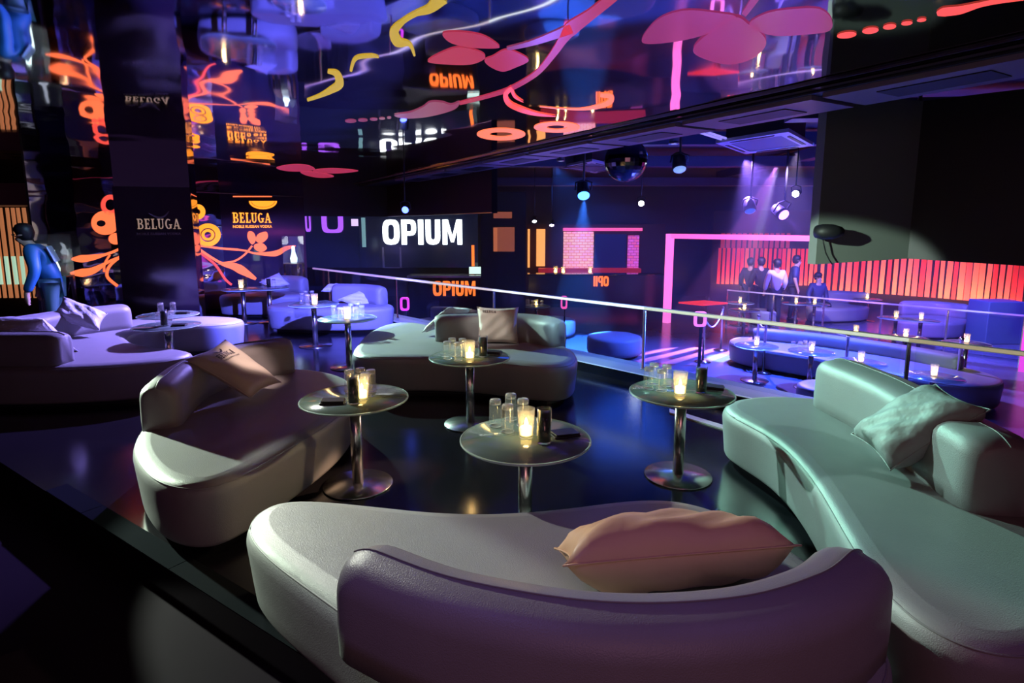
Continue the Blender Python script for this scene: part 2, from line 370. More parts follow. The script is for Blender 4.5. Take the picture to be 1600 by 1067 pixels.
# ---- flat shapes
def rect2(x0, y0, x1, y1): return [(x0, y0), (x1, y0), (x1, y1), (x0, y1)]
def band2(cx, cy_, rx, ry, tx, ty, a0, a1, n=14, e=1.0):
    def pt(a, RX, RY):
        c, s = math.cos(a), math.sin(a)
        return (cx + RX * math.copysign(abs(c) ** e, c), cy_ + RY * math.copysign(abs(s) ** e, s))
    out = []
    for k in range(n):
        b0 = math.radians(a0 + (a1 - a0) * k / n); b1 = math.radians(a0 + (a1 - a0) * (k + 1) / n)
        out.append([pt(b0, rx, ry), pt(b1, rx, ry), pt(b1, rx - tx, ry - ty), pt(b0, rx - tx, ry - ty)])
    return out
def LT(ch, s=1):                                                  # letters, unit height; returns polygons and width
    q = []
    if s:                                                         # slab-serif face
        sf = lambda x: [rect2(x - .11, 0, x + .11 + .16, .09), rect2(x - .11, .91, x + .27, 1)]
        if ch == 'B': return [rect2(.08, 0, .26, 1), rect2(0, 0, .40, .1), rect2(0, .9, .40, 1), rect2(.2, .46, .40, .56)] + band2(.38, .75, .24, .25, .15, .1, -90, 90) + band2(.38, .27, .28, .27, .16, .1, -90, 90), .72
        if ch == 'E': return [rect2(.08, 0, .26, 1), rect2(0, 0, .58, .1), rect2(0, .9, .56, 1), rect2(.2, .46, .44, .55), rect2(.5, 0, .58, .26), rect2(.49, .76, .56, 1), rect2(.38, .38, .45, .64)], .66
        if ch == 'L': return [rect2(.08, 0, .26, 1), rect2(0, 0, .56, .1), rect2(0, .9, .36, 1), rect2(.49, 0, .56, .3)], .62
        if ch == 'U': return [rect2(.06, .3, .24, 1), rect2(.50, .3, .60, 1), rect2(-.02, .9, .32, 1), rect2(.42, .9, .68, 1)] + band2(.33, .3, .27, .3, .14, .1, 180, 360), .74
        if ch == 'G': return band2(.36, .5, .36, .5, .18, .1, 50, 335, 20) + [rect2(.50, .06, .66, .46), rect2(.40, .38, .76, .47)], .82
        if ch == 'A': return [[(.02, 0), (.13, 0), (.42, 1), (.30, 1)], [(.52, 0), (.72, 0), (.44, 1), (.30, 1)], rect2(.15, .27, .58, .36), rect2(-.06, 0, .22, .09), rect2(.44, 0, .82, .09)], .8
    if ch == 'O': return band2(.40, .5, .40, .5, .24, .2, 0, 360, 28, .62), .88
    if ch == '0': return band2(.32, .5, .32, .5, .14, .14, 0, 360, 28, .45), .72
    if ch == 'P': return [rect2(0, 0, .24, 1), rect2(.2, .84, .42, 1), rect2(.2, .36, .42, .52)] + band2(.40, .68, .30, .32, .22, .16, -90, 90, 12, .7), .78
    if ch == 'I': return [rect2(0, 0, .24, 1)], .33
    if ch == 'U': return [rect2(0, .35, .24, 1), rect2(.46, .35, .70, 1)] + band2(.35, .38, .35, .38, .24, .2, 180, 360, 14, .7), .79
    if ch == 'M': return [rect2(0, 0, .22, 1), rect2(.72, 0, .94, 1), [(.10, 1), (.26, 1), (.54, .1), (.40, .1)], [(.84, 1), (.68, 1), (.40, .1), (.54, .1)]], .98
    return [], .4
def lettering(name, text, mapf, height, width, m, parent=None, serif=1, depth=.0, flip=False):
    """lettering of total width `width`, mapped by mapf(x, y, z) with x, y measured from the lower left corner"""
    polys = []; x = 0
    for ch in text:
        pl, wd = LT(ch, serif)
        polys += [[(p[0] + x, p[1]) for p in q] for q in pl]; x += wd + (.07 if serif else .03)
    v = []; f = []
    for q in polys:
        k = len(v); n = len(q)
        qq = [((1 - p[0] / x if flip else p[0] / x) * width, p[1] * height) for p in q]
        v += [mapf(a, b, depth) for a, b in qq]
        if depth > .006:
            v += [mapf(a, b, 0) for a, b in qq]
            f += [tuple(range(k, k + n)), tuple(range(k + n, k + 2 * n))] + [(k + i, k + (i + 1) % n, k + n + (i + 1) % n, k + n + i) for i in range(n)]
        else: f.append(tuple(range(k, k + n)))
    return mesh(name, v, f, m, parent)
def words(name, text, mapf, height, width, m, parent=None):       # small print in the built-in face
    cu = bpy.data.curves.new(name, 'FONT'); cu.body = text; cu.size = 1; cu.offset = .02; cu.resolution_u = 2
    o = bpy.data.objects.new(name, cu); COL.objects.link(o); dg = bpy.context.evaluated_depsgraph_get()
    me = bpy.data.meshes.new_from_object(o.evaluated_get(dg)); bpy.data.objects.remove(o)
    xs = [p.co.x for p in me.vertices]; w0, w1 = min(xs), max(xs)
    for p in me.vertices: p.co = mapf((p.co.x - w0) / (w1 - w0) * width, p.co.y / .73 * height, .003)
    me.update(); return link(name, me, m, parent, False)
def ribbon2(pts, wd, n=8):                                        # pixel polyline -> list of quads, wd number or list
    C = spline([Vector((p[0], p[1])) for p in pts], n, False); N = len(C); L = []; R = []
    for i, p in enumerate(C):
        t = (C[min(i + 1, N - 1)] - C[max(i - 1, 0)]).normalized(); nn = Vector((-t.y, t.x))
        if isinstance(wd, (list, tuple)):
            s = i / (N - 1) * (len(wd) - 1); k = min(int(s), len(wd) - 2); ww = wd[k] + (wd[k + 1] - wd[k]) * (s - k)
        else: ww = wd
        L.append(p + nn * ww / 2); R.append(p - nn * ww / 2)
    return [[L[i], L[i + 1], R[i + 1], R[i]] for i in range(N - 1)]
def decal(name, polys, proj, m, parent):                          # flat graphic: pixel polygons laid on a real surface
    v = []; f = []
    for q in polys:
        k = len(v); v += [proj(p[0], p[1]) for p in q]; f.append(tuple(range(k, k + len(q))))
    return mesh(name, v, f, m, parent)
def petal2(pts, n=6): return [[(p.x, p.y) for p in spline([Vector((q[0], q[1])) for q in pts], n)]]
def disc2(cx, cy_, rx, ry, n=24, rot=0):
    c, s = math.cos(rot), math.sin(rot)
    return [[(cx + rx * math.cos(a) * c - ry * math.sin(a) * s, cy_ + rx * math.cos(a) * s + ry * math.sin(a) * c) for a in [2 * PI * k / n for k in range(n)]]]
# ================================================================== THE SETTING
HC = 2.65
HR = .82
V2 = lambda p: Vector((p[0], p[1]))
ME0 = V2(at(640, 269, HC)); ME1 = V2(at(1650, 47, HC)); ED = (ME1 - ME0).normalized(); EN = Vector((-ED.y, ED.x))   # edge of the mirrored ceiling; EN points to the dance floor
if EN.y < 0: EN = -EN
RA = V2(at(490, 419, HR)); RB = V2(at(1600, 552, HR)); RD = (RB - RA).normalized(); RN = Vector((-RD.y, RD.x))
if RN.y < 0: RN = -RN
S0 = Vector((-3.07, 3.60)); S1 = Vector((-1.2, 2.36)); SD = (S1 - S0).normalized()
sA = S0 - SD * 6; sB = S1 + SD * 4.5
RE = RB + RD * 4.5
plat = [sA, sB, Vector((6.5, -.6)), RE + RN * .3, RA + RN * .3, Vector((-4.2, 15.4)), Vector((-13, 15.4)), Vector((-13, sA.y))]
fl = prism('floor', plat, -.9, 0, FLOOR); tag(fl, kind='structure')
# step nosing pieces along the platform edge
SNn = Vector((SD.y, -SD.x))
L = 0; lens = [.55, 1.05, 1.1, 1.2]; p = S0 - SD * .02
for k, ln in enumerate(lens):
    a = p; b = p + SD * (ln - .006); n = -SNn * .12
    prism('nosing', [a, b, b + n, a + n], 0, .006, NOSING, fl); p = p + SD * ln
tag(prism('floor', [sA, sB, Vector((6.5, -.6)), Vector((6.5, -4)), Vector((-13, -4)), Vector((-13, sA.y))], -.9, -.17, FLOORLO), kind='structure')
tag(box('floor', -16, 20, -4, 24, -1.0, -.9, DANCE), kind='structure')
# ledge below the glass railing
lg = prism('trim_1', [RA + RN * .25, RA - RN * .22, RE - RN * .22, RE + RN * .25], 0, .11, BLACKG); tag(lg, kind='structure')
prism('ledge_top', [RA + RN * .24, RA - RN * .20, RE - RN * .20, RE + RN * .24], .1105, .116, mat('ledge_lit_grey', (.22, .24, .26), .35), lg)  # ledge top painted a lighter grey so it reads as lit
prism('metal_edge', [RA - RN * .225, RA - RN * .205, RE - RN * .205, RE - RN * .225], .111, .118, RAILM, lg)
prism('floor_strip', [V2(at(1046, 646, 0)), V2(at(1150, 678, 0)), V2(at(1150, 672, 0)), V2(at(1046, 640, 0))], 0, .012, RAILM, lg)
# ceilings
bd0 = V2(at(1300, 30, HC)); bd1 = V2(at(1290, 126, HC))
bk = bd0 + (bd0 - bd1) * 5
mc = prism('ceiling', [(-13, -4), bk, bd1, ME0, ME0 - ED * 5.4, (-13, 15.4)], HC, HC + .05, MIRROR); tag(mc, kind='structure')
bc = prism('ceiling', [bk, (7.5, -4), ME1 + ED * 4, bd1], HC, HC + .05, MIRRORB); tag(bc, kind='structure')
fs = prism('trim_2', [ME0 - ED * 5.4, ME1 + ED * 5, ME1 + ED * 5 + EN * .10, ME0 - ED * 5.4 + EN * .10], HC - .03, 3.4, BLACKG); tag(fs, kind='structure')
tag(prism('trim_3', [ME0 - ED * 5.4 - EN * .035, ME1 + ED * 5 - EN * .035, ME1 + ED * 5 - EN * .02, ME0 - ED * 5.4 - EN * .02], HC - .012, HC, mat('trim_dull', (.4, .3, .35), .3, metal=1)), kind='structure')
def wx0(px):
    n_ = Vector((.847, -.532)); r = ray(px, 350); q = (-5.98 * n_.x + 10.85 * n_.y) / (r.x * n_.x + r.y * n_.y); return Vector((r.x * q, r.y * q))
def me_at(px):
    r = ray(px, 350); q = (ME0.x * EN.x + ME0.y * EN.y) / (r.x * EN.x + r.y * EN.y); return Vector((r.x * q, r.y * q))
HO = EN * .70
hd = prism('trim_7', [me_at(560) + HO, me_at(705) + HO, me_at(705) + HO + EN * .1, me_at(560) + HO + EN * .1], 1.92, HC, mat('header_dark', (.008, .006, .010), .5, spec=.2)); tag(hd, kind='structure')
prism('header_edge', [me_at(560) + HO - EN * .004, me_at(705) + HO - EN * .004, me_at(705) + HO, me_at(560) + HO], 1.92, 1.935, STEEL, hd)
hd2 = prism('trim_8', [wx0(476), me_at(560) + HO, me_at(560) + HO + EN * .1, wx0(476) + EN * .1], 1.92, HC, MATS['header_dark']); tag(hd2, kind='structure')
so = prism('trim_4', [ME0 - ED * 5.4 + EN * .1, ME1 + ED * 5 + EN * .1, ME1 + ED * 5 + EN * .68, ME0 - ED * 5.4 + EN * .68], HC - .04, HC + .04, BLACK); tag(so, kind='structure')
PANEL = mat('soffit_panel', (.20, .17, .26), .45)
for k in range(10):
    a = ME0 + EN * .14 - ED * 1.2 + ED * (k * 1.24); b = a + ED * 1.16; n = EN * .50
    pn = prism('soffit_panel', [a, b, b + n, a + n], HC - .07, HC - .04, PANEL, so)
    c = (a + b) / 2 + n * .5; u = ED * .3; q = EN * .13
    prism('vent_slot', [c - u - q, c + u - q, c + u + q, c - u + q], HC - .076, HC - .069, BLACK, pn)
cc = box('ceiling', -16, 20, -4, 24, 3.4, 3.5, mat('club_ceiling', (.022, .020, .034), .6)); tag(cc, kind='structure')
DUCT = mat('duct_blue', (.05, .05, .085), .5)
for k, (x0, y0, x1, y1, z, wd) in enumerate([(-2, 13, 8, 13, 3.0, .35), (2, 10.4, 12, 10.4, 3.12, .25), (3.5, 7.5, 11, 6.6, 3.05, .3), (-3, 17, 9, 17, 2.85, .5), (6.5, 8.5, 6.5, 18, 3.1, .3)]):
    d_ = wallbox('ceiling_duct', (x0, y0), (x1, y1), z, z + .22, wd, DUCT)
    tag(d_, ['long dark duct crossing the ceiling behind the blue stage lamp', 'slim dark duct under the ceiling beyond the cassette unit', 'dark duct running above the hanging screen box', 'wide dark duct above the back bar', 'dark duct running away over the far lounge'][k], 'duct')
# outer walls of the club
BW = mat('back_wall', (.02, .022, .05), .35)
tag(box('wall_back', -16, 20, 21.4, 21.6, -.9, 3.4, BW), kind='structure')
tag(box('wall_right', 19.8, 20, -4, 21.4, -.9, 3.4, BW), kind='structure')
tag(box('wall_left_outer', -16, -15.8, -4, 21.4, -.9, 3.4, BW), kind='structure')
# mirrored wall on the left
WD = Vector((.532, .847)); W0 = Vector((-5.98, 10.85)); WN3 = Vector((WD.y, -WD.x, 0))       # faces the room
WP3 = Vector((W0.x, W0.y, 0))
def wx(px):
    r = ray(px, 350); s = (W0.x * WN3.x + W0.y * WN3.y) / (r.x * WN3.x + r.y * WN3.y); return Vector((r.x * s, r.y * s))
wl = wallbox('wall_left', wx(50), wx(346), 0, HC, .08, MIRRORW); tag(wl, kind='structure')
wd_ = wallbox('wall_left_dark', wx(346), wx(476), 0, HC, .08, DARKWALL); tag(wd_, kind='structure')
wt = wallbox('trim_5', wx(310) + V2(WN3) * .012, wx(476) + V2(WN3) * .012, 2.33, 2.345, .03, STEEL); tag(wt, kind='structure')
Pw = lambda px, py: hit(px, py, WP3 + WN3 * .012, WN3)
Pw2 = lambda px, py: hit(px, py, WP3 + WN3 * .016, WN3)
def ring_px(cx, cy_, rx, ry, t): return band2(cx, cy_, rx, ry, rx * t, ry * t, 0, 360, 28)
# glowing graphics on the mirrored wall
decal('disc_graphic', disc2(165, 348, 22, 19) , Pw, GO, wl)
decal('ring_hole', disc2(158, 349, 7, 5), Pw2, PRINT, wl)
decal('disc_graphic', disc2(181, 373, 11, 9), Pw, GO, wl)
decal('ring_graphic', ring_px(173, 320, 15, 16, .45), Pw, GR, wl)
decal('stem_graphic', ribbon2([(198, 384), (170, 396), (140, 403), (112, 405)], [4, 4, 4, 9, 12, 3]), Pw, GO, wl)
decal('stem_graphic', ribbon2([(198, 398), (172, 408), (142, 424), (110, 427)], [4, 4, 4, 10, 13, 3]), Pw, GO, wl)
decal('stem_graphic', ribbon2([(192, 398), (172, 415), (168, 432), (184, 447)], 4.5), Pw, GO, wl)
decal('stem_graphic', ribbon2([(172, 398), (164, 412), (163, 425)], 3), Pw, GO, wl)
decal('ring_graphic', ring_px(309, 331, 12, 12, .62), Pw, GY, wl)
decal('ring_graphic', ring_px(325, 367, 20, 18, .40), Pw, GY, wl)
decal('ring_graphic', ring_px(325, 367, 10, 9, .45), Pw, GY, wl)
decal('stem_graphic', ribbon2([(305, 385), (330, 402), (350, 413), (370, 418), (400, 436)], [4, 4, 4, 8, 14, 4]), Pw, GO, wl)
decal('stem_graphic', ribbon2([(308, 383), (345, 388), (372, 390)], 3.5), Pw, GO, wl)
decal('stem_graphic', ribbon2([(308, 392), (335, 412), (352, 436), (362, 445)], 3.5), Pw, GR, wl)
decal('stem_graphic', ribbon2([(372, 390), (385, 392), (400, 396), (430, 396), (447, 388), (462, 384)], [3, 3, 3, 9, 7, 2]), Pw, GO, wd_)
decal('stem_graphic', ribbon2([(346, 411), (366, 408), (382, 398), (394, 384)], 3), Pw, GO, wd_)
decal('petal_graphic', petal2([(394, 382), (387, 372), (388, 362), (396, 363), (400, 374)]), Pw, GO, wd_)
decal('petal_graphic', petal2([(400, 376), (403, 366), (416, 362), (418, 372), (408, 380)]), Pw, GO, wd_)
decal('petal_graphic', petal2([(398, 382), (410, 380), (417, 388), (408, 394), (398, 389)]), Pw, GO, wd_)
decal('emblem_graphic', [[p for p in q] for q in band2(411, 314, 22, 13, 3, 3, 0, 180)] + [[(392, 314), (430, 314)] + [(411 + 18 * math.cos(a), 314 + 9.5 * math.sin(a)) for a in [math.radians(d) for d in range(10, 175, 15)]]], Pw, GY, wd_)
decal('emblem_line', [rect2(364, 306, 425, 308)], Pw, GO, wd_)
def frame_map(o, u, n, up=Vector((0, 0, 1))):
    return lambda x, y, z: o + u * x + up * y + n * z
U3 = Vector((WD.x, WD.y, 0))
o1 = Pw(364, 348); o2 = Pw(425, 350)
lettering('lettering', 'BELUGA', frame_map(o1, U3, WN3), .20, (o2 - o1).length, emis('letter_amber', (1, .30, .03), 1.6), wd_, 1, .004)
o1 = Pw(364, 356); o2 = Pw(425, 357)
words('lettering', 'NOBLE RUSSIAN VODKA', frame_map(o1, U3, WN3), .055, (o2 - o1).length, MATS['letter_amber'], wd_)
# pillar with the black banner, mirrored above
BA = V2(atd(187, 400, 8.72)); BB = V2(atd(306, 400, 9.02)); BDv = (BB - BA).normalized(); BN = Vector((BDv.y, -BDv.x, 0)); BU = Vector((BDv.x, BDv.y, 0))
pil = wallbox('wall_pillar', BA + BDv * .01, BB - BDv * .01, 0, HC, .45, MIRRORW); tag(pil, kind='structure')
bnr = wallbox('vodka_banner', BA - Vector((BN.x, BN.y)) * -.001, BB + Vector((BN.x, BN.y)) * .001, 0.02, 2.30, -.035, mat('banner_black', (.012, .012, .016), .12, spec=.7, noise=(2.2, (.035, .012, .018))))
tag(bnr, 'tall glossy black banner with cream vodka lettering on the mirrored pillar', 'banner')
BP = Vector((BA.x, BA.y, 0)) + BN * .037
Pb = lambda px, py: hit(px, py, BP, BN)
o1 = Pb(215, 358); o2 = Pb(284, 358)
lettering('lettering', 'BELUGA', frame_map(o1, BU, BN), .155, (o2 - o1).length, CREAM, bnr, 1, .004)
words('lettering', 'NOBLE RUSSIAN VODKA', frame_map(Pb(214, 367), BU, BN), .035, (o2 - o1).length, mat('letter_dim', (.16, .12, .09), .5), bnr)
SIL = mat('letter_silver', (.25, .25, .27), .35, metal=.5)
decal('emblem', ribbon2([(232, 333), (242, 338), (250, 340), (258, 337), (264, 330)], [1, 2.5, 3, 2.5, 1])  , Pb, SIL, bnr)
# ------------------------------------------------------------------ graphics and painted reflections on the ceilings
Pc = lambda px, py: at(px, py, HC - .004)
Pc2 = lambda px, py: at(px, py, HC - .007)
decal('stem_graphic', ribbon2([(960, -6), (925, 22), (893, 45), (880, 62), (862, 88), (838, 115), (800, 138), (765, 150), (718, 162)], [16, 16, 22, 14, 10, 8, 7, 6, 5]), Pc, GP, mc)
decal('stem_graphic', ribbon2([(893, 45), (865, 56), (830, 68), (792, 77)], [16, 12, 8, 5]), Pc, GPU, mc)
decal('bud_graphic', petal2([(718, 160), (705, 164), (690, 160), (672, 160), (660, 168), (640, 176), (616, 180), (630, 185), (660, 184), (690, 178), (712, 170)]), Pc2, GPU, mc)
decal('stem_graphic', ribbon2([(800, 138), (790, 148), (795, 162), (815, 172), (840, 179), (868, 182)], [6, 7, 8, 8, 5, 1]), Pc2, GR, mc)
decal('stem_graphic', ribbon2([(800, 142), (805, 152), (818, 160)], [5, 4, 1]), Pc2, GR, mc)
decal('petal_graphic', petal2([(692, 52), (720, 50), (755, 56), (780, 72), (770, 76), (730, 74), (702, 66)]), Pc, GP, mc)
decal('petal_graphic', petal2([(668, 96), (695, 80), (720, 74), (752, 82), (757, 92), (735, 101), (700, 101)]), Pc, GP, mc)
decal('petal_graphic', petal2([(790, 78), (812, 84), (826, 95), (805, 106), (785, 112), (765, 104), (757, 94), (770, 88)]), Pc, GP, mc)
decal('ring_graphic', band2(783, 210, 38, 9.5, 20, 6, 0, 360, 32), Pc, GO, mc)
decal('ring_graphic', band2(870, 199, 36, 8.5, 20, 5.5, 0, 360, 32), Pc, GO, mc)
decal('swoosh_graphic', ribbon2([(843, 167), (875, 170), (905, 171), (930, 168), (952, 160), (954, 151), (938, 149)], [1, 2, 3, 6, 9, 8, 6]), Pc, GO, mc)
for k, cx_ in enumerate([548, 567, 584, 597, 608]): decal('dot_graphic', disc2(cx_, 189.5 - k * 1.3, 9 - k * 1.4, 2.6 - k * .3, 16), Pc, GPU, mc)
# the large flower
decal('petal_graphic', petal2([(1004, 67), (1016, 42), (1040, 24), (1075, 16), (1120, 20), (1150, 26), (1130, 40), (1100, 55), (1050, 66)]), Pc, GF, mc)
decal('petal_graphic', petal2([(1083, 80), (1095, 62), (1120, 44), (1150, 27), (1172, 40), (1192, 55), (1196, 72), (1175, 92), (1138, 101), (1100, 92)]), Pc2, GF, mc)
decal('petal_graphic', petal2([(1172, 35), (1200, 20), (1240, 14), (1280, 14), (1299, 30), (1296, 48), (1260, 54), (1210, 56), (1180, 46)]), Pc, GF, mc)
decal('stem_graphic', ribbon2([(1162, 24), (1172, 10), (1182, -6)], [8, 10, 14]), Pc, GF, mc)
decal('petal_graphic', petal2([(432, 262), (455, 257), (480, 258), (492, 265), (470, 268), (445, 267)]), Pc, GP, mc)
decal('petal_graphic', petal2([(490, 266), (520, 263), (560, 267), (530, 271), (500, 270)]), Pc, GP, mc)
decal('petal_graphic', petal2([(470, 268), (500, 270), (522, 276), (500, 278), (478, 274)]), Pc2, GP, mc)
decal('yellow_reflection', ribbon2([(690, -4), (672, 14), (650, 22), (630, 34), (616, 50), (622, 66), (640, 70), (648, 88)], [26, 14, 8, 8, 14, 16, 6, 3]), Pc, REFY, mc)  # yellow mirror reflections painted on as flat glowing shapes
decal('yellow_reflection', ribbon2([(512, 112), (526, 116), (530, 132), (516, 142), (500, 150), (480, 157)], [5, 10, 14, 10, 6, 4]), Pc, REFY, mc)
decal('yellow_reflection', ribbon2([(548, 112), (556, 92), (580, 88), (592, 90)], [4, 6, 6, 2]), Pc, REFY, mc)
# red dots and drop on the black ceiling
for k, (cx_, cy_, rx, ry) in enumerate([(1323, 55, 15.5, 5), (1360, 48, 13, 5), (1390, 42, 10.5, 4.3), (1417, 36.5, 9, 3.4), (1440, 31.5, 7.5, 3)]): decal('dot_graphic', disc2(cx_, cy_, rx, ry, 20, -.12), Pc, GR, bc)
decal('drop_graphic', ribbon2([(1464, 22), (1475, 19), (1500, 16), (1530, 8), (1560, 2), (1610, -4)], [6, 14, 13, 8, 8, 7]), Pc, GR, bc)
# ================================================================== GLASS RAILING
gr = empty('glass_railing', (RA.x, RA.y, 0)); tag(gr, 'glass balustrade with pale steel handrail along the platform edge', 'railing')
r3 = lambda p, z: (p.x - RA.x, p.y - RA.y, z)
def rail_at(px): 
    r = ray(px, 350); N = RN; s = (RA.x * N.x + RA.y * N.y) / (r.x * N.x + r.y * N.y); return Vector((r.x * s, r.y * s))
hw = .022
prism('handrail', [V2(r3(RA - RN * hw, 0)), V2(r3(RE - RN * hw, 0)), V2(r3(RE + RN * hw, 0)), V2(r3(RA + RN * hw, 0))], HR - .02, HR + .015, RAILM, gr)
step = (rail_at(1440) - rail_at(1012)).length
posts = [rail_at(1012) + RD * step * k for k in (-3, -2, -1, 0, 1, 2)]
for q in posts:
    v, f = lathe_vf([(.024, .115), (.024, .13), (.016, .132), (.016, HR - .018)], 14)
    mesh('post', [(a + q.x - RA.x, b + q.y - RA.y, c) for a, b, c in v], f, STEEL, gr, True)
ends = [RA] + posts + [RE]
for a, b in zip(ends[:-1], ends[1:]):
    if (b - a).length < .25: continue
    d = (b - a).normalized(); a2, b2 = a + d * .05, b - d * .05
    prism('glass_pane', [V2(r3(a2 - RN * .004, 0)), V2(r3(b2 - RN * .004, 0)), V2(r3(b2 + RN * .004, 0)), V2(r3(a2 + RN * .004, 0))], .14, HR - .03, GLASSR, gr)
GLOWC = [(.85, .5, .62), (.9, .62, .70), (.9, .80, .85), (.88, 1, .98), (.80, .84, .70), (.62, .50, .32), (.62, .50, .32)]; GLOWS = [.35, .45, .7, 1.0, .55, .4, .4]
for k, (a, b) in enumerate(zip(ends[:-1], ends[1:])):  # glowing strip added to brighten the handrail, tinted span by span
    if (b - a).length < .25: continue
    prism('added_glow_strip', [V2(r3(a - RN * (hw + .004), 0)), V2(r3(b - RN * (hw + .004), 0)), V2(r3(b - RN * hw, 0)), V2(r3(a - RN * hw, 0))], HR - .014, HR + .012, emis('rail_glow_%d' % k, GLOWC[min(k, 6)], GLOWS[min(k, 6)]), gr)
# ================================================================== SOFAS IN FRONT
sofa('grey serpentine sofa in the foreground, its curved backrest nearest the camera',
     [(-1.23, 2.45), (-1.19, 2.66), (-1.0, 2.71), (-.6, 2.63), (-.23, 2.56), (.2, 2.6), (.6, 2.72), (.9, 2.68), (1.12, 2.42), (1.26, 2.0), (1.23, 1.64), (1.0, 1.42), (.62, 1.32), (.25, 1.31), (-.15, 1.43), (-.52, 1.78), (-1.02, 2.17)],
     [[(-.43, 1.71), (-.15, 1.56), (.25, 1.46), (.63, 1.48), (.92, 1.59), (1.07, 1.70)]], back_h=.71)
sofa('grey curved sofa on the left behind the pillow with black whale print',
     [(-2.44, 3.55), (-2.2, 3.2), (-1.9, 2.88), (-1.6, 2.78), (-1.45, 2.95), (-1.36, 3.3), (-1.25, 3.7), (-1.2, 4.2), (-1.3, 4.7), (-1.55, 5.1), (-1.95, 5.3), (-2.35, 5.25), (-2.6, 4.85), (-2.62, 4.2)],
     [[(-2.33, 3.72), (-2.47, 4.3), (-2.38, 4.85), (-2.1, 5.12)]])
sofa('grey curved sofa on the right beside the glass railing',
     [(1.52, 3.98), (1.6, 4.25), (1.85, 4.4), (2.15, 4.43), (2.5, 4.3), (2.68, 4.0), (2.72, 3.5), (2.70, 3.0), (2.6, 2.5), (2.35, 2.1), (1.95, 1.75), (1.6, 1.6), (1.37, 1.75), (1.38, 2.1), (1.48, 2.5), (1.6, 2.95), (1.67, 3.55)],
     [[(2.38, 4.05), (2.40, 3.55), (2.33, 3.05), (2.27, 2.62)]], bw=.32, back_h=.78)
sofa('grey serpentine sofa in the middle, in front of the glass railing',
     [(-1.72, 6.0), (-1.55, 5.72), (-1.1, 5.72), (-.6, 5.72), (-.1, 5.55), (.3, 5.34), (.58, 5.42), (.70, 5.85), (.60, 6.4), (.25, 6.78), (-.3, 6.88), (-.8, 7.1), (-1.05, 7.6), (-1.35, 7.9), (-1.7, 7.8), (-1.82, 7.2), (-1.77, 6.6)],
     [[(-.78, 6.58), (-.3, 6.64), (.18, 6.56), (.46, 6.3)]], bw=.26)
sofa('lilac lit serpentine sofa at the left edge with two pillows',
     [(-5.7, 5.45), (-5.2, 5.27), (-4.7, 5.25), (-4.1, 5.3), (-3.5, 5.5), (-3.27, 5.85), (-3.5, 6.12), (-4.1, 6.3), (-4.6, 6.75), (-4.75, 7.2), (-4.55, 7.5), (-4.1, 7.6), (-3.75, 7.8), (-3.8, 8.2), (-4.4, 8.42), (-5.2, 8.35), (-5.6, 7.7), (-5.8, 6.7), (-5.95, 5.9)],
     [[(-5.05, 7.35), (-5.38, 6.8), (-5.5, 6.1), (-5.2, 5.52), (-4.4, 5.46)]], bw=.26)
sofa('violet lit rounded sofa behind the two small candle tables',
     [(-4.0, 9.25), (-3.5, 9.15), (-2.9, 9.1), (-2.25, 9.15), (-1.92, 9.4), (-2.05, 9.75), (-2.6, 10.0), (-3.3, 10.1), (-3.85, 10.05), (-4.1, 9.7)],
     [[(-3.0, 9.93), (-2.5, 9.84), (-2.2, 9.6)]], bw=.22)
sofa('violet rounded sofa at the back against the mirrored wall',
     [(-5.6, 10.8), (-5.1, 10.72), (-4.5, 10.78), (-4.0, 10.95), (-3.95, 11.4), (-4.4, 11.75), (-5.0, 11.6), (-5.5, 11.2)],
     [[(-4.75, 11.5), (-4.45, 11.56), (-4.15, 11.4)]], bw=.22)
# ------------------------------------------------------------------ pillows
pl, P, O, nrm = pillow('tan satin pillow leaning on the foreground backrest', [at(880, 884, .62), at(1252, 852, .64), (.98, 2.22, .46), (.17, 2.16, .46)], .25, mat('pillow_tan', (.74, .44, .27), .5, spec=.5, bump=(7, .4, .02, (1, 1, 1), 3)), puff=.55, seed=3)
pl, P, O, nrm = pillow('beige pillow with black whale emblem and vodka lettering', [at(290, 562, .74), at(352, 530, .80), at(439, 597, .50), at(392, 622, .47)], .12, PILLOW, seed=5)
s = 1 if nrm.dot(EYEP - O) > 0 else -1
def pm(u0, v0, du, dv): return lambda x, y, z: P(u0 + du * x, v0 - dv * y, s) + nrm * s * .004
lettering('lettering', 'BELUGA', pm(.30, .33, 1, 1), .10, .42, PRINT, pl)
words('lettering', 'NOBLE RUSSIAN VODKA', pm(.30, .385, 1, 1), .025, .46, PRINT, pl)
m_ = pm(.0, .0, 1, -1)
mesh('whale_emblem', [m_(a, b, 0) for a, b in [(.34, .13), (.42, .16), (.47, .19), (.52, .17), (.56, .12), (.57, .16), (.53, .205), (.46, .215), (.40, .19)]], [(0, 1, 8), (1, 2, 7, 8), (2, 3, 6, 7), (3, 4, 5, 6)], PRINT, pl)
pillow('grey green pillow propped against the right sofa backrest', [at(1330, 678, .50), at(1462, 600, .86), at(1548, 640, .86), at(1391, 735, .47)], .20, PILLOW_G, seed=8)
pl, P, O, nrm = pillow('cream square pillow standing upright on the middle sofa', [(-.385, 6.36, .43), (.07, 6.33, .43), (.075, 6.40, .83), (-.395, 6.43, .83)], .15, PILLOW, seed=2)
s = 1 if nrm.dot(EYEP - O) > 0 else -1
lettering('lettering', 'BELUGA', lambda x, y, z: P(.14 + x, .86 + y, s) + nrm * s * .004, .07, .34, PRINT, pl)
pillow('white pillow seen edge on behind the middle sofa backrest', [at(660, 519, .47), at(693, 506, .47), atd(737, 483, 6.82), atd(702, 480, 7.02)], .12, PILLOW_B, seed=4)
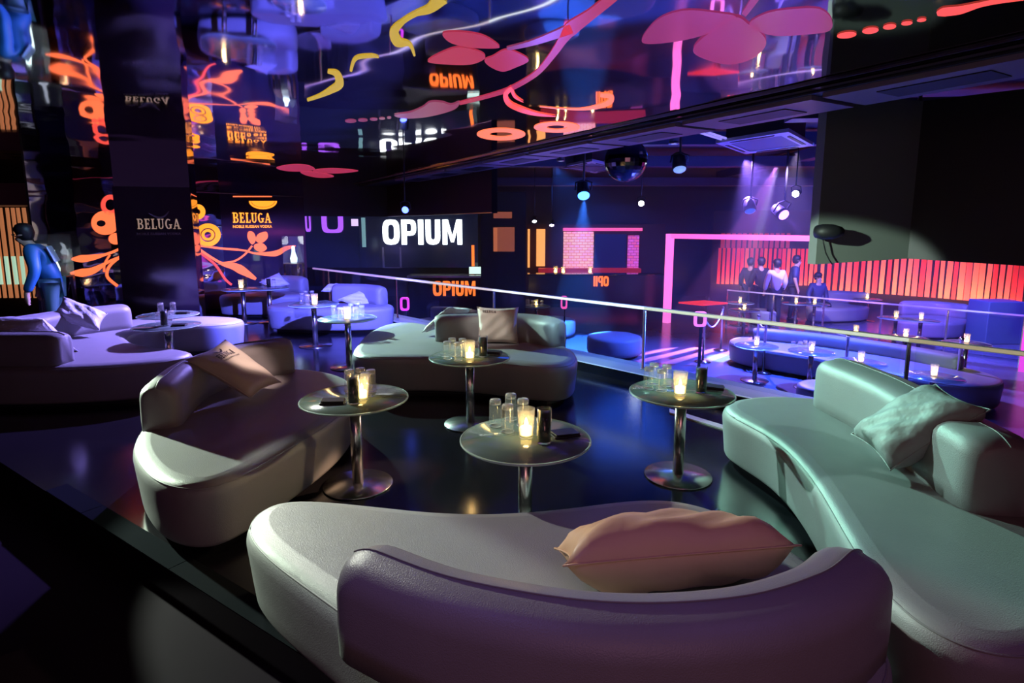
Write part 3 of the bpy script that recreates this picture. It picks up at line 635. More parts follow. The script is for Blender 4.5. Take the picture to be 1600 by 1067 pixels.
pillow('pale satin pillow leaning on the near backrest at the left edge', [(-5.35, 5.95, .44), (-4.55, 5.95, .42), (-4.62, 5.62, .82), (-5.3, 5.58, .84)], .20, PILLOW_B, seed=6)
pillow('crumpled white pillow against the far backrest of the left sofa', [atd(155, 517, 6.75), atd(78, 495, 6.72), atd(100, 464, 7.0), atd(168, 490, 6.98)], .16, PILLOW_B, seed=7)
pillow('pale blue pillow on the violet sofa behind the candle glasses', [atd(528, 468, 9.62), atd(556, 480, 9.55), atd(592, 477, 9.75), atd(570, 450, 9.88)], .14, PILLOW_B, seed=9)
pillow('small white pillow lying on the violet sofa backrest corner', [atd(502, 455, 10.0), atd(536, 453, 10.0), atd(530, 444, 10.2), atd(512, 446, 10.2)], .10, PILLOW_B, seed=10)
pillow('blue grey pillow on the sofa by the mirrored wall', [atd(405, 441, 11.15), atd(424, 451, 11.05), atd(453, 444, 11.2), atd(436, 426, 11.35)], .14, PILLOW_B, seed=11)
# ================================================================== TABLES
TH = .61
def make_table(sc=1.0):
    t = empty('cocktail_table')
    lathe('table_top', [(.0, TH - .012), (.33, TH - .012), (.348, TH - .010), (.35, TH - .005), (.348, TH), (.0, TH)], FROST, t, 48)
    lathe('glass_edge', [(.346, TH - .0125), (.353, TH - .010), (.3535, TH - .003), (.346, TH + .0008)], FROSTE, t, 48, ring=True)
    lathe('mounting_plate', [(.03, TH - .030), (.10, TH - .026), (.10, TH - .013), (.0, TH - .013)], STEEL, t, 24)
    lathe('pole', [(.038, .018), (.038, TH - .026)], STEEL, t, 24)
    lathe('base', [(.228, 0), (.232, .006), (.228, .012), (.06, .020), (.045, .024), (.0, .024)], STEEL, t, 40)
    return t
T_proto = make_table(); used = [False]
def table(px, py, label, z=0, group=None, pos=None):
    t = T_proto if not used[0] else copy_tree(T_proto); used[0] = True
    p = pos if pos is not None else at(px, py, z + TH)
    t.location = (p[0], p[1], z); tag(t, label, 'table', group); return t
table(821, 684, 'round frosted glass table nearest the front, holding four glasses and a candle')
table(554, 621.5, 'round glass table on the left with lit copper toned base')
table(1065, 612, 'round glass table on the right in front of the blue lit ledge')
table(734, 557, 'round pale green glass table in front of the cream pillow')
table(543, 497, 'round glass table with candle between middle sofa and violet sofa')
table(490, 475, 'small round table in front of the violet lit sofa')
table(420, 450, 'small round table behind the violet sofa holding a dark cylinder')
table(379, 451.5, 'small round table farthest back by the mirrored wall')
table(261, 508.5, 'round pale glass table in front of the black banner, nearer of the two')
table(263, 491.5, 'round blue glass table directly below the black banner, farther of the two')
# ------------------------------------------------------------------ glassware
def make_glass():
    g = empty('highball_glass')
    lathe('glass_body', [(.0, .0), (.033, .0), (.036, .004), (.033, .150), (.030, .155), (.0, .155)], GLASS, g, 20)
    lathe('thick_bottom', [(.0, .128), (.030, .128), (.031, .134), (.030, .150), (.0, .152)], glass_mat('thick_glass', (.9, .86, .78), .22, .12, .9, .2), g, 20)
    lathe('rim', [(.0345, .0), (.0372, .001), (.0372, .004), (.0345, .005)], glass_mat('rim_glass', (.95, .95, .95), .35, .15, .9, .25), g, 20, ring=True)
    return g
def make_candle():
    c = empty('candle_holder')
    lathe('glass_cup', [(.0, .0), (.036, .0), (.039, .005), (.047, .165), (.045, .165), (.037, .02), (.0, .018)], GLASS, c, 24)
    lathe('wax', [(.0, .02), (.032, .02), (.034, .06), (.030, .064), (.0, .061)], WAX, c, 18)
    lathe('flame', [(.001, .064), (.008, .072), (.010, .082), (.006, .098), (.0005, .112)], FLAME, c, 10)
    d = bpy.data.lights.new('candle_light', 'POINT'); d.color = (1, .62, .22); d.energy = 1.1; d.shadow_soft_size = .02
    o = bpy.data.objects.new('candle_light', d); COL.objects.link(o); o.parent = c; o.location = (0, 0, .125)
    return c
def make_cyl():
    c = empty('black_tumbler')
    lathe('black_insert', [(.0, .01), (.034, .01), (.034, .165), (.0, .165)], mat('insert_black', (.012, .011, .012), .25), c, 20)
    lathe('glass_wall', [(.0, .0), (.037, .0), (.038, .006), (.0385, .185), (.0365, .185), (.0355, .012), (.0, .010)], GLASSD, c, 20)
    return c
def make_nap():
    c = empty('bill_folder')
    v, f = box_vf(-.075, .075, -.05, .05, 0, .012); o = mesh('cover', v, f, NAPKIN, c); b = o.modifiers.new('bevel', 'BEVEL'); b.width = .004; b.segments = 2
    v, f = box_vf(-.07, .07, -.046, .046, .013, .022); o = mesh('flap', v, f, NAPKIN, c); o.rotation_euler = (0, .04, .06); b = o.modifiers.new('bevel', 'BEVEL'); b.width = .003; b.segments = 2
    return c
PROTO = {'g': [make_glass(), False], 'c': [make_candle(), False], 'b': [make_cyl(), False], 'n': [make_nap(), False]}
CAT = {'g': 'glass', 'c': 'candle', 'b': 'tumbler', 'n': 'folder'}
def place(kind, px, py, label, group=None, z=0, rz=0, sc=1, pos=None, h=None):
    pr = PROTO[kind]; o = pr[0] if not pr[1] else copy_tree(pr[0]); pr[1] = True
    p = pos if pos is not None else at(px, py, (h if h is not None else z + TH) + .001)
    o.location = p; o.rotation_euler = (0, 0, rz); o.scale = (sc, sc, sc); o['label'] = label; o['category'] = CAT[kind]
    if group: o['group'] = group
    elif 'group' in o: del o['group']
    return o
words4 = {'front table': ('leftmost', 'nearest', 'rearmost', 'rightmost'), 'left copper based table': ('leftmost', 'rearmost', 'rightmost', 'nearest'), 'right table by the ledge': ('leftmost', 'nearest', 'rearmost', 'rightmost'), 'pale green table by the cream pillow': ('leftmost', 'nearest', 'rearmost', 'rightmost')}
sets = [
 ('front table', [(774, 665), (793, 674), (798, 655), (817, 664)], (822, 684), (850, 691), (882, 680), .3),
 ('left copper based table', [(547, 612), (564, 609), (580, 612), (572, 618)], (566, 625), (553, 630), (520, 629), .1),
 ('right table by the ledge', [(1013, 607), (1033, 611), (1021, 600), (1041, 603)], (1062, 618), (1095, 613), (1114, 607), -.4),
 ('pale green table by the cream pillow', [(699, 561), (716, 563), (707, 555), (723, 556)], (734, 562), (755, 557), (771, 552), -.2)]
for nm, gl, c, b, n, rz in sets:
    for q, w_ in zip(gl, words4[nm]): place('g', *q, w_ + ' upturned highball glass of four on the ' + nm, 'glasses on the ' + nm)
    place('c', *c, 'lit candle in a clear glass on the ' + nm)
    place('b', *b, 'tall tumbler with black insert on the ' + nm)
    place('n', *n, 'flat black leather folder lying on the ' + nm, rz=rz)
for q, w_ in zip([(522, 496), (532, 500), (556, 499), (566, 496), (549, 493), (560, 491)], ('leftmost', 'second from left', 'third from right', 'rightmost', 'third from left', 'second from right')): place('g', *q, w_ + ' upturned highball glass on the table beside the violet sofa', 'glasses on the table beside the violet sofa')
place('c', 543, 500, 'lit candle on the table beside the violet sofa')
for q, w_ in zip([(472, 474), (481, 476), (478, 470), (488, 470)], ('leftmost', 'nearest', 'rear left', 'rightmost')): place('g', *q, w_ + ' highball glass on the small table before the violet sofa', 'glasses on the small table before the violet sofa')
place('c', 492, 477, 'lit candle on the small table before the violet sofa')
place('g', 412, 449, 'highball glass left of the dark tumbler on the back table')
place('g', 428, 449, 'highball glass right of the dark tumbler on the back table')
place('b', 420, 450, 'dark tumbler on the back table behind the violet sofa')
place('c', 377, 451, 'lit candle on the farthest table by the mirrored wall')
place('b', 383, 449, 'dark tumbler on the farthest table by the mirrored wall')
place('g', 249, 509, 'tall glass left of the tumbler on the pale table under the banner')
place('b', 257, 509, 'black tumbler between two glasses on the pale table under the banner')
place('g', 268, 506, 'tall glass right of the tumbler on the pale table under the banner')
place('n', 280, 509, 'black folder lying on the pale table under the banner', rz=.2)
place('g', 252, 492, 'left glass on the blue table directly below the banner')
place('g', 271, 491, 'right glass on the blue table directly below the banner')
place('n', 285, 490, 'dark folder on the blue table directly below the banner', rz=.1)
# ================================================================== TALL LIGHT COLUMNS BY THE MIRRORED WALL
def column(px, py0, py1, Y, label):
    a = atd(px, py1, Y); hgt = atd(px, py0, Y).z
    t = empty('light_column', (a.x, a.y, 0)); tag(t, label, 'lamp')
    box('plinth', -.17, .17, -.17, .17, 0, .12, BLACKG, t)
    for sx in (-1, 1):
        for sy in (-1, 1): box('leg', sx * .14 - .02, sx * .14 + .02, sy * .14 - .02, sy * .14 + .02, .12, hgt * .62, CHROME, t)
    box('shelf', -.16, .16, -.16, .16, hgt * .62, hgt * .62 + .02, STEEL, t)
    box('glass_case', -.16, .16, -.16, .16, hgt * .62 + .02, hgt, GLASS, t)
    lathe('lamp_bulb', [(.0, hgt * .62 + .03), (.06, hgt * .62 + .03), (.07, hgt * .7), (.035, hgt * .78), (.03, hgt * .86), (.0, hgt * .87)], emis('lamp_white', (.75, 1, .92), 1.6), t, 14)
column(91, 366, 470, 8.3, 'tall chrome and glass light column behind the man in blue')
column(461, 369, 440, 12.0, 'tall glass light column standing right of the amber vodka sign')
# ================================================================== SCREEN WALL AND SIGNS
YS = 15.6
def slabpx(name, px0, px1, py0, py1, Y, t, m, parent=None, loc=None):
    a = atd(px0, py1, Y); b = atd(px1, py0, Y); o = loc or Vector((0, 0, 0))
    return box(name, a.x - o.x, b.x - o.x, Y - o.y, Y + t - o.y, a.z - o.z, b.z - o.z, m, parent)
a = atd(612, 418, YS); root = empty('video_wall', (a.x, YS, a.z)); tag(root, 'wide dark video wall with white lettering at the back', 'screen')
SCR = mat('screen_dark', (.006, .008, .022), .12, spec=.6, emit=(.02, .03, .12), strength=.12)
slabpx('screen_panel', 478, 560, 322, 418, YS, .12, SCR, root, root.location)
slabpx('screen_panel', 561.5, 746, 326, 418, YS, .12, SCR, root, root.location)
slabpx('frame_edge', 598, 600, 386, 419, YS - .03, .03, STEEL, root, root.location)
slabpx('frame_edge', 625, 627, 386, 419, YS - .03, .03, STEEL, root, root.location)
slabpx('frame_edge', 598, 627, 417.5, 419, YS - .03, .03, STEEL, root, root.location)
slabpx('light_bar', 737, 741, 383, 416, YS - .03, .03, ORANGEL, root, root.location)
def sign(text, px0, px1, py0, py1, Y, m, label, serif=0, depth=.05, flip=False, name='lettering_sign', parent=None):
    a = atd(px0, py1, Y); b = atd(px1, py0, Y)
    loc = parent.location if parent else a
    o = lettering(name, text, lambda x, y, z: Vector((a.x - loc.x + x, -z + a.y - loc.y, a.z - loc.z + y)), b.z - a.z, b.x - a.x, m, parent, serif, depth, flip)
    if not parent: o.location = a; tag(o, label, 'sign')
    return o
sign('OPIUM', 599, 724, 343, 382, YS - .02, WHITEL, None, name='lettering', parent=root)
sign('0', 504, 541, 326, 364, YS - .02, PURPLEL, None, name='digit', parent=root)
sign('0', 478.5, 486, 330, 362, YS - .02, PURPLEL, None, name='digit', parent=root)
dr = slabpx('digit_dot', 549, 559, 342, 353, YS - .04, .03, emis('dot_pale', (.8, .6, 1), .9), root, root.location)
slabpx('light_bar', 566, 570, 340, 386, YS - .05, .03, emis('bar_teal', (.25, .5, .55), .5), root, root.location)
# bar front with the orange sign
a = atd(712, 478, 14.6); br = empty('bar_counter', (a.x, 14.6, -.9)); tag(br, 'dark bar counter carrying the orange lettering', 'bar')
slabpx('counter_front', 640, 750, 434, 520, 14.6, .5, BLACKG, br, br.location)
slabpx('counter_top', 636, 751, 431, 434, 14.5, .7, STEEL, br, br.location)
sign('OPIUM', 677, 744, 439, 462, 14.57, ORANGEL, None, name='lettering', parent=br)
mon = slabpx('monitor', 733, 752, 417, 428, 14.8, .04, emis('screen_white', (.7, 1, .9), .9), None); tag(mon, 'small bright monitor standing on the bar counter', 'monitor')
bx_ = slabpx('monitor_stand', 741, 744, 428, 431.5, 14.8, .04, BLACK, mon)
# purple and pink zeros beyond the glass, sign reflections built as glowing shapes
def digit(px0, px1, py0, py1, Y, m, label, h0):
    o = sign('0', px0, px1, py0, py1, Y, m, label, name='reflected_zero'); o['category'] = 'sign'
    z0 = atd(px0, py1, Y).z; wd = atd(px1, py1, Y).x - atd(px0, py1, Y).x
    if h0 is not None: box('added_stand', wd * .42, wd * .58, -.02, .02, h0 - z0, .01, BLACK, o)  # support added so the reflected zero does not float
    return o
digit(626, 642, 464, 485, 11.2, MAGENL, 'small magenta zero reflection behind the middle sofa', -.9)
digit(1083, 1107, 486, 510, 10.6, mat('reflection_rose', (.5, .1, .3), .4, emit=(1, .22, .55), strength=.9), 'pink zero reflection beside the rope stanchions', -.9)
digit(876, 888, 462, 482, 9.6, PINKL, 'tiny pink zero reflection right of the middle sofa backrest', -.9)
digit(901, 912, 555, 577, 8.2, PINKL, 'pink zero reflection low behind the blue lit ledge', -.9)
# ================================================================== BACK BAR
def tile_mat(name, c1, c2, s, tone=1):
    m = bpy.data.materials.new(name); m.use_nodes = True; nt = m.node_tree; b = nt.nodes['Principled BSDF']
    tc = nt.nodes.new('ShaderNodeTexCoord'); br_ = nt.nodes.new('ShaderNodeTexBrick'); mp = nt.nodes.new('ShaderNodeMapping'); mp.inputs['Rotation'].default_value = (PI / 2, 0, 0)
    br_.inputs['Color1'].default_value = (*c1, 1); br_.inputs['Color2'].default_value = (*c2, 1); br_.inputs['Mortar'].default_value = tuple(c * .45 for c in c1) + (1,)
    br_.inputs['Scale'].default_value = 2.6; br_.inputs['Mortar Size'].default_value = .035
    nt.links.new(tc.outputs['Object'], mp.inputs[0]); nt.links.new(mp.outputs[0], br_.inputs['Vector']); nt.links.new(br_.outputs['Color'], b.inputs['Emission Color']); nt.links.new(br_.outputs['Color'], b.inputs['Base Color'])
    b.inputs['Emission Strength'].default_value = s; return m
YB = 20.6
a = atd(900, 470, YB); bb = empty('back_bar', (a.x, YB, -.9)); tag(bb, 'back bar with glowing tiled panels far across the dance floor', 'bar')
slabpx('bar_wall', 818, 1040, 350, 500, YB + .1, .15, mat('bar_maroon', (.06, .015, .03), .5), bb, bb.location)
slabpx('tile_panel', 880, 928, 362, 421, YB, .08, tile_mat('tiles_peach', (1, .42, .28), (1, .30, .36), .85), bb, bb.location)
slabpx('tile_panel', 980, 999, 368, 432, YB, .08, tile_mat('tiles_magenta', (.75, .12, .55), (.9, .10, .25), .7), bb, bb.location)
slabpx('lit_panel', 838, 852, 358, 416, YB, .08, emis('panel_amber', (1, .42, .12), .9), bb, bb.location)
slabpx('lit_panel', 824.5, 828, 358, 418, YB, .08, MATS['panel_amber'], bb, bb.location)
slabpx('dark_panel', 929, 979, 366, 424, YB, .08, mat('panel_navy', (.02, .05, .14), .35), bb, bb.location)
slabpx('pelmet_light', 880, 1004, 356, 361, YB - .05, .08, emis('pelmet_pink', (1, .12, .35), .8), bb, bb.location)
slabpx('red_bench', 842, 1002, 420, 434, YB - .6, .5, mat('bench_red', (.35, .02, .03), .5, emit=(.6, .02, .04), strength=.35), bb, bb.location)
# counter in front of it; its orange letters are a reflection built to glow
a = atd(930, 470, 16.5); ct = empty('front_counter', (a.x, 16.5, -.9)); tag(ct, 'low dark counter with reflected orange letters before the back bar', 'bar')
slabpx('counter_front', 826, 1036, 430, 480, 16.5, .4, mat('counter_plum', (.03, .008, .03), .2), ct, ct.location)
slabpx('counter_top', 824, 1038, 428.5, 430, 16.45, .5, BLACKG, ct, ct.location)
sign('OPII', 926, 951, 431.5, 447, 16.46, ORANGEL, None, name='lettering', parent=ct, flip=True)  # reflection of the orange letters, built as mirrored glowing lettering
# column between screen wall and bar
a = atd(784, 480, 14.2); cl = empty('bar_column', (a.x, 14.2, -.9)); tag(cl, 'square black column between video wall and back bar', 'column')
slabpx('shaft', 752, 822, 300, 500, 14.2, .6, BLACK, cl, cl.location)
slabpx('mirror_window', 771, 804, 355, 393, 14.17, .04, mat('window_rust', (.16, .05, .03), .4, emit=(.5, .13, .07), strength=.35), cl, cl.location)
slabpx('mirror_window', 771, 800, 331, 341, 14.17, .04, MATS['window_rust'], cl, cl.location)
slabpx('window_edge', 771, 777, 356, 393, 14.15, .03, emis('edge_rust', (.9, .25, .10), .35), cl, cl.location)
# candles along the bars
for k, (px, py, Y) in enumerate([(868, 428, 16.7), (880, 428, 16.7), (922, 428, 16.7)]):
    p = atd(px, py, Y); place('c', 0, 0, ['lit candle on the bar below the amber panel', 'lit candle on the bar left of the peach tiles', 'lit candle on the bar below the peach tiles'][k], pos=Vector((p.x, 16.7, atd(930, 428.5, 16.45).z + .002)), sc=1.3)
# ================================================================== PINK LIGHT PORTAL
PA = V2(at(1040, 503, -.9)); PB = V2(at(1592, 578, -.9)); PD = (PB - PA).normalized(); PN = Vector((PD.y, -PD.x))
zt = atd(1043, 371, PA.y).z
fp = empty('light_portal', (PA.x, PA.y, -.9)); tag(fp, 'large glowing pink and magenta rectangular portal frame', 'portal')
def pseg(nm, s0, s1, z0, z1, t, m):
    a = PD * s0; b = PD * s1; n = PN * t
    return prism(nm, [a, b, b + n, a + n], z0 + .9, z1 + .9, m, fp)
Lp = (PB - PA).length
NEON = emis('neon_pink', (1, .10, .42), 1.5); NEONM = emis('neon_magenta', (.75, .05, .55), .9)
pseg('upright', 0, .16, -.9, zt + .1, .16, emis('neon_rose', (1, .16, .60), 1.2)); pseg('upright', Lp, Lp + .6, -.9, zt + .1, .16, NEONM)
pseg('crossbeam', .16, Lp, zt - .02, zt + .10, .16, NEON)
# ================================================================== RED SLAT WALL
def slat_mat(name, c0, c1, s):
    m = bpy.data.materials.new(name); m.use_nodes = True; nt = m.node_tree; b = nt.nodes['Principled BSDF']
    b.inputs['Base Color'].default_value = (.5, .05, .03, 1); b.inputs['Emission Color'].default_value = (*c0, 1); b.inputs['Emission Strength'].default_value = s
    return m
def slat_wall(label, pxs, base, Yf, z0, z1, wd, mats, back):
    p0 = atd(pxs[0], 440, Yf(pxs[0])); root = empty('slat_wall', (p0.x, p0.y, z0)); tag(root, label, 'wall')
    for k, px in enumerate(pxs):
        q = atd(px, 440, Yf(px)); ww = wd * random.uniform(.8, 1.15)
        v, f = box_vf(-ww / 2, ww / 2, -.02, .02, 0, z1 - z0); o = mesh('slat', v, f, random.choice(mats), root)
        o.location = (q.x - p0.x, q.y - p0.y, 0); o.rotation_euler = (0, random.uniform(-.012, .012), back + random.uniform(-.1, .1))
    return root, p0
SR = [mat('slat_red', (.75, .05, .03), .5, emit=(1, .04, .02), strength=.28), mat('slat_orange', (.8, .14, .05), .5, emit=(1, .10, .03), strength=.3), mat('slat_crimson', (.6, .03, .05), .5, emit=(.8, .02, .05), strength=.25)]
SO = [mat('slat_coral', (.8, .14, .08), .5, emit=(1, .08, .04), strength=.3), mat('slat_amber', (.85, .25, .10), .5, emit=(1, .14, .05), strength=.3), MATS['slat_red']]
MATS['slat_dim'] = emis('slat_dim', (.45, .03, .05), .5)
sw, p0 = slat_wall('row of glowing red slats behind the standing people', [1122 + 7.2 * k for k in range(22)], 0, lambda px: 19.5 - (px - 1122) * .004, -.25, .95, .095, SR, -.5)
slat_wall('row of dim red hanging slats above the glowing ones', [1126 + 8.4 * k for k in range(13)], 0, lambda px: 19.3, .96, 1.45, .12, [MATS['slat_dim']], -.5)
slat_wall('long row of coral glowing slats under the hanging screen box', [1284 + 10.4 * k for k in range(31)], 0, lambda px: 18.6 - (px - 1284) * .0115, -.35, 1.05, .115, SO, -.6)
def uplight(A, B, z, en):
    A = V2(A); B = V2(B); d = bpy.data.lights.new('slat_uplight', 'AREA'); d.shape = 'RECTANGLE'; d.size = (B - A).length; d.size_y = .08; d.color = (1, .36, .10); d.energy = en
    o = bpy.data.objects.new('slat_uplight', d); COL.objects.link(o); c = (A + B) / 2; o.location = (c.x, c.y, z)
    D_ = (B - A).normalized(); N_ = Vector((-D_.y, D_.x)); N_ = N_ if N_.y > 0 else -N_
    zax = -Vector((N_.x * .55, N_.y * .55, 1)).normalized(); xax = Vector((D_.x, D_.y, 0)); yax = zax.cross(xax)
    o.rotation_euler = Matrix((xax, yax, zax)).transposed().to_euler()
uplight(atd(1122, 440, 19.2), atd(1275, 440, 18.6), -.33, 36)
uplight(atd(1284, 440, 18.2), atd(1600, 440, 14.7), -.43, 75)
bw1 = prism('wall_slats', [V2(atd(1110, 440, 19.9)), V2(atd(1284, 440, 19.2)), V2(atd(1620, 440, 15.2)), V2(atd(1640, 440, 15.4)), V2(atd(1284, 440, 19.6)), V2(atd(1110, 440, 20.3))], -.9, 2.2, mat('slat_back', (.012, .004, .008), .6)); tag(bw1, kind='structure')
# ================================================================== FAR LOUNGE (lower floor)
ZL = -.9
FA = V2(at(1136, 453, .02)); FB = V2(at(1600, 493, .02)); FD = (FB - FA).normalized(); FN = Vector((-FD.y, FD.x))
fr = empty('glass_railing', (FA.x, FA.y, ZL)); tag(fr, 'thin far railing in front of the red slat lounge', 'railing')
prism('handrail', [Vector((0, 0)), FB - FA, FB - FA + FN * .04, FN * .04], .90, .93, RAILM, fr)
Lf = (FB - FA).length
for k in range(6):
    q = FD * (Lf * k / 5); prism('post', [q, q + FD * .035, q + FD * .035 + FN * .035, q + FN * .035], 0, .9, STEEL, fr)
    if k < 5: q2 = FD * (Lf * (k + 1) / 5) ; prism('glass_pane', [q + FD * .06, q2 - FD * .03, q2 - FD * .03 + FN * .01, q + FD * .06 + FN * .01], .08, .87, GLASSR, fr)
def G(*pp): return [at(x, y, ZL + .42) for x, y in pp]
sofa('long violet curved sofa on the dance floor beyond the glass railing', [V2(q) for q in G((1136, 532), (1160, 541), (1215, 549), (1275, 558), (1340, 571), (1420, 588), (1500, 602), (1560, 604), (1575, 590), (1520, 575), (1440, 560), (1340, 545), (1230, 530), (1150, 524))],
     [[V2(q) for q in G((1185, 530), (1280, 540), (1400, 558), (1490, 575))]], z=ZL, back_h=.64)
sofa('dark low sofa on the left of the dance floor', [V2(q) for q in G((630, 510), (690, 522), (740, 519), (762, 507), (742, 497), (690, 493), (645, 498))], [[V2(q) for q in G((680, 496), (720, 497), (745, 503))]], z=ZL, back_h=.68)
sofa('dark blue sofa behind the far railing under the seated person', [V2(q) for q in G((1258, 481), (1300, 482), (1350, 481), (1364, 476), (1315, 471), (1262, 471))], [[V2(q) for q in G((1268, 472.5), (1310, 472.5), (1350, 475.5))]], z=ZL, back_h=.75)
sofa('dark blue sofa behind the far railing below the coral slats', [V2(q) for q in G((1395, 499), (1440, 503), (1500, 505), (1520, 497), (1480, 490), (1405, 489))], [[V2(q) for q in G((1412, 491), (1460, 492), (1505, 497))]], z=ZL, back_h=.75)
# ottomans
def ottoman(px, py, r, h, label, z=ZL):
    p = at(px, py, z + h); t = empty('round_ottoman', (p.x, p.y, z)); tag(t, label, 'ottoman')
    lathe('cushion', [(r * .92, .06), (r * .98, .09), (r, .14), (r, h - .06), (r * .97, h - .025), (r * .88, h - .004), (r * .6, h + .006), (0, h + .008)], FABRIC, t, 28)
    lathe('plinth', [(r * .8, 0), (r * .8, .07), (0, .07)], PLINTH, t, 24)
ottoman(1290, 602, .36, .45, 'round ottoman just beyond the railing beside the right sofa backrest')
ottoman(1195, 484, .35, .40, 'small round ottoman behind the far railing post')
ottoman(960, 524, .55, .42, 'drum shaped ottoman in place of a pale green reflection by the railing')  # ottoman put in where the glass shows a pale green reflection
ottoman(860, 498, .6, .42, 'lilac lit round ottoman on the dance floor behind the middle sofa')
bxp = at(1555, 500, -.4); bo = box('blue_box', -.42, .42, -.3, .3, 0, .95, mat('box_blue', (.10, .14, .26), .4), None, .02); bo.location = (bxp.x, bxp.y, ZL); tag(bo, 'blue lit square box standing by the magenta upright', 'box')
# candle tables on the lower floor
low = [(1182, 540, 'left end of the long violet sofa'), (1268, 549, 'middle of the long violet sofa'), (1345, 566, 'right half of the violet sofa'), (1459, 588, 'right sofa backrest'), (1337, 521, 'handrail above the long sofa'),
       (1415, 527, 'back of the long sofa'), (1510, 536, 'blue box, low'), (1244, 474, 'seated person, left'), (1273, 475, 'seated person, right'), (1156, 473, 'far railing start'), (1163, 484, 'far railing start, lower'), (1400, 497, 'dark far sofa, left'), (1439, 500, 'dark far sofa, right'), (1355, 467, 'coral slats')]
for k, (px, py, nm) in enumerate(low):
    p = at(px, py, ZL + TH); table(0, 0, 'low far table near the ' + nm, z=ZL, pos=p)
    place('c', 0, 0, 'lit candle on the far table near the ' + nm.replace('right of its middle', 'right part'), pos=Vector((p.x, p.y, ZL + TH + .001)))
for k, (dx, dy) in enumerate([(-.16, .06), (-.22, -.05), (-.1, -.1), (-.28, .05), (-.05, .12)]):
    p = at(1268, 549, ZL + TH); place('g', 0, 0, 'glass in the cluster on the dance floor table by the long sofa', 'glasses on the dance floor table by the long sofa', pos=Vector((p.x + dx, p.y + dy, ZL + TH + .001)))
p = at(838, 478, ZL + TH); table(0, 0, 'low candle table on the dance floor behind the cream pillow', z=ZL, pos=p); place('c', 0, 0, 'lit candle on the dance floor behind the cream pillow', pos=Vector((p.x, p.y, ZL + TH + .001)))
for dx in (-.2, -.1, -.28, .14): place('g', 0, 0, 'glass on the dance floor table behind the cream pillow', 'glasses behind the cream pillow', pos=Vector((p.x + dx, p.y + (.1 if dx < -.15 else -.06), ZL + TH + .001)))
# rope stanchions
def stanchion(px, py1, label):
    p = at(px, py1, ZL); t = empty('rope_stanchion', (p.x, p.y, ZL)); tag(t, label, 'stanchion')
    lathe('base', [(.15, 0), (.15, .02), (.03, .05), (0, .05)], CHROME, t, 20); lathe('pole', [(.022, .05), (.022, .88), (.032, .89), (.032, .93), (.012, .95), (0, .95)], CHROME, t, 14); return p
s1 = stanchion(1098, 566, 'chrome rope stanchion left of the pink zero'); s2 = stanchion(1126, 548, 'chrome rope stanchion right of the pink zero')
s3 = stanchion(1181, 567, 'chrome stanchion in front of the long sofa, shorter looking'); s4 = stanchion(1192, 583, 'chrome stanchion in front of the long sofa, nearer one'); s5 = stanchion(1318, 612, 'chrome stanchion directly left of the right sofa backrest'); s6 = stanchion(1492, 620, 'chrome stanchion behind the grey green pillow')
def rope(a, b, label, sag):
    a = a + Vector((0, 0, .86)); b = b + Vector((0, 0, .86)); pts = [(a.lerp(b, k / 12) - Vector((0, 0, sag * 4 * (k / 12) * (1 - k / 12)))) - a for k in range(13)]
    o = tube('barrier_rope', pts, .016, mat('rope_white', (.7, .7, .75), .5), None, 8); o.location = a; tag(o, label, 'rope')
rope(s1, s2, 'pale barrier rope sagging between the two pink lit stanchions', .25)
rope(s3, s4, 'short rope joining the two stanchions before the long sofa', .08)
rt = at(1105, 477, -.55); rtb = empty('red_table', (rt.x, rt.y, ZL)); tag(rtb, 'flat red lit table top inside the pink portal', 'table')
v = [at(1060, 474, -.3), at(1098, 478, -.3), at(1137, 475, -.3), at(1100, 471.5, -.3)]
prism('top', [V2(q) - V2(rt) for q in v], .6, .64, emis('top_red', (1, .04, .03), .6), rtb); lathe('leg', [(.06, 0), (.06, .6)], BLACK, rtb, 12)
# ================================================================== STAGE LAMPS
def lamp(px, py, Y, col, s, r, label, aim=(0, -.5, -1), zc=3.4, beam=None):
    p = atd(px, py, Y); t = empty('stage_lamp', p); tag(t, label, 'lamp')
    d = Vector(aim).normalized(); u = d.cross(Vector((0, 0, 1))); u = u.normalized() if u.length > .05 else RT; w_ = d.cross(u)
    tube('lamp_body', [-d * r * 3.2, -d * r * 3.0, -d * r * 1.0, -d * r * .1], [r * .5, r * 1.05, r * 1.25, r * 1.3], BLACK, t, 14)
    o = tube('lens', [-d * r * .12, d * r * .1, d * r * .35, d * r * .5], [r * 1.1, r * 1.05, r * .7, r * .2], emis('lens_%d_%d' % (px, py), col, s), t, 16)
    tube('yoke', [u * r * 1.5 - d * r * 1.5, u * r * 1.5 + Vector((0, 0, r * 2.4)), Vector((0, 0, r * 2.9)), -u * r * 1.5 + Vector((0, 0, r * 2.4)), -u * r * 1.5 - d * r * 1.5], r * .18, BLACK, t, 6)
    tube('hanger', [Vector((0, 0, r * 2.8)), Vector((0, 0, zc - p.z))], r * .22, BLACK, t, 6)
    if beam:
        tg, en, sz, bc_ = beam; sp_ = spot('beam', p + d * r * .7, tg, bc_, en, sz, .3, .03)
    return t, p
lamp(912, 306, 11.0, (.04, .22, 1), 7, .10, 'bright blue stage lamp hanging over the dance floor', (0, -.8, -1), beam=((1.5, 12.6, -.9), 9000, 30, (.03, .18, 1)))
lamp(1002, 318, 13.0, (.9, .97, 1), 30, .055, 'white stage lamp right of the blue one', (-.3, -1, -.4))
lamp(1243, 303, 11.0, (.9, .97, 1), 30, .055, 'white stage lamp next to the hanging screen box', (-.8, -1, -.3), beam=((-3, 14, 2.3), 700, 5, (.5, .95, 1)))
lamp(1225, 336, 12.0, (.35, .12, 1), 6, .10, 'bright violet stage lamp above the pink portal', (.3, -1, -.6), beam=((9.5, 14.0, -.9), 1600, 26, (.30, .12, 1)))
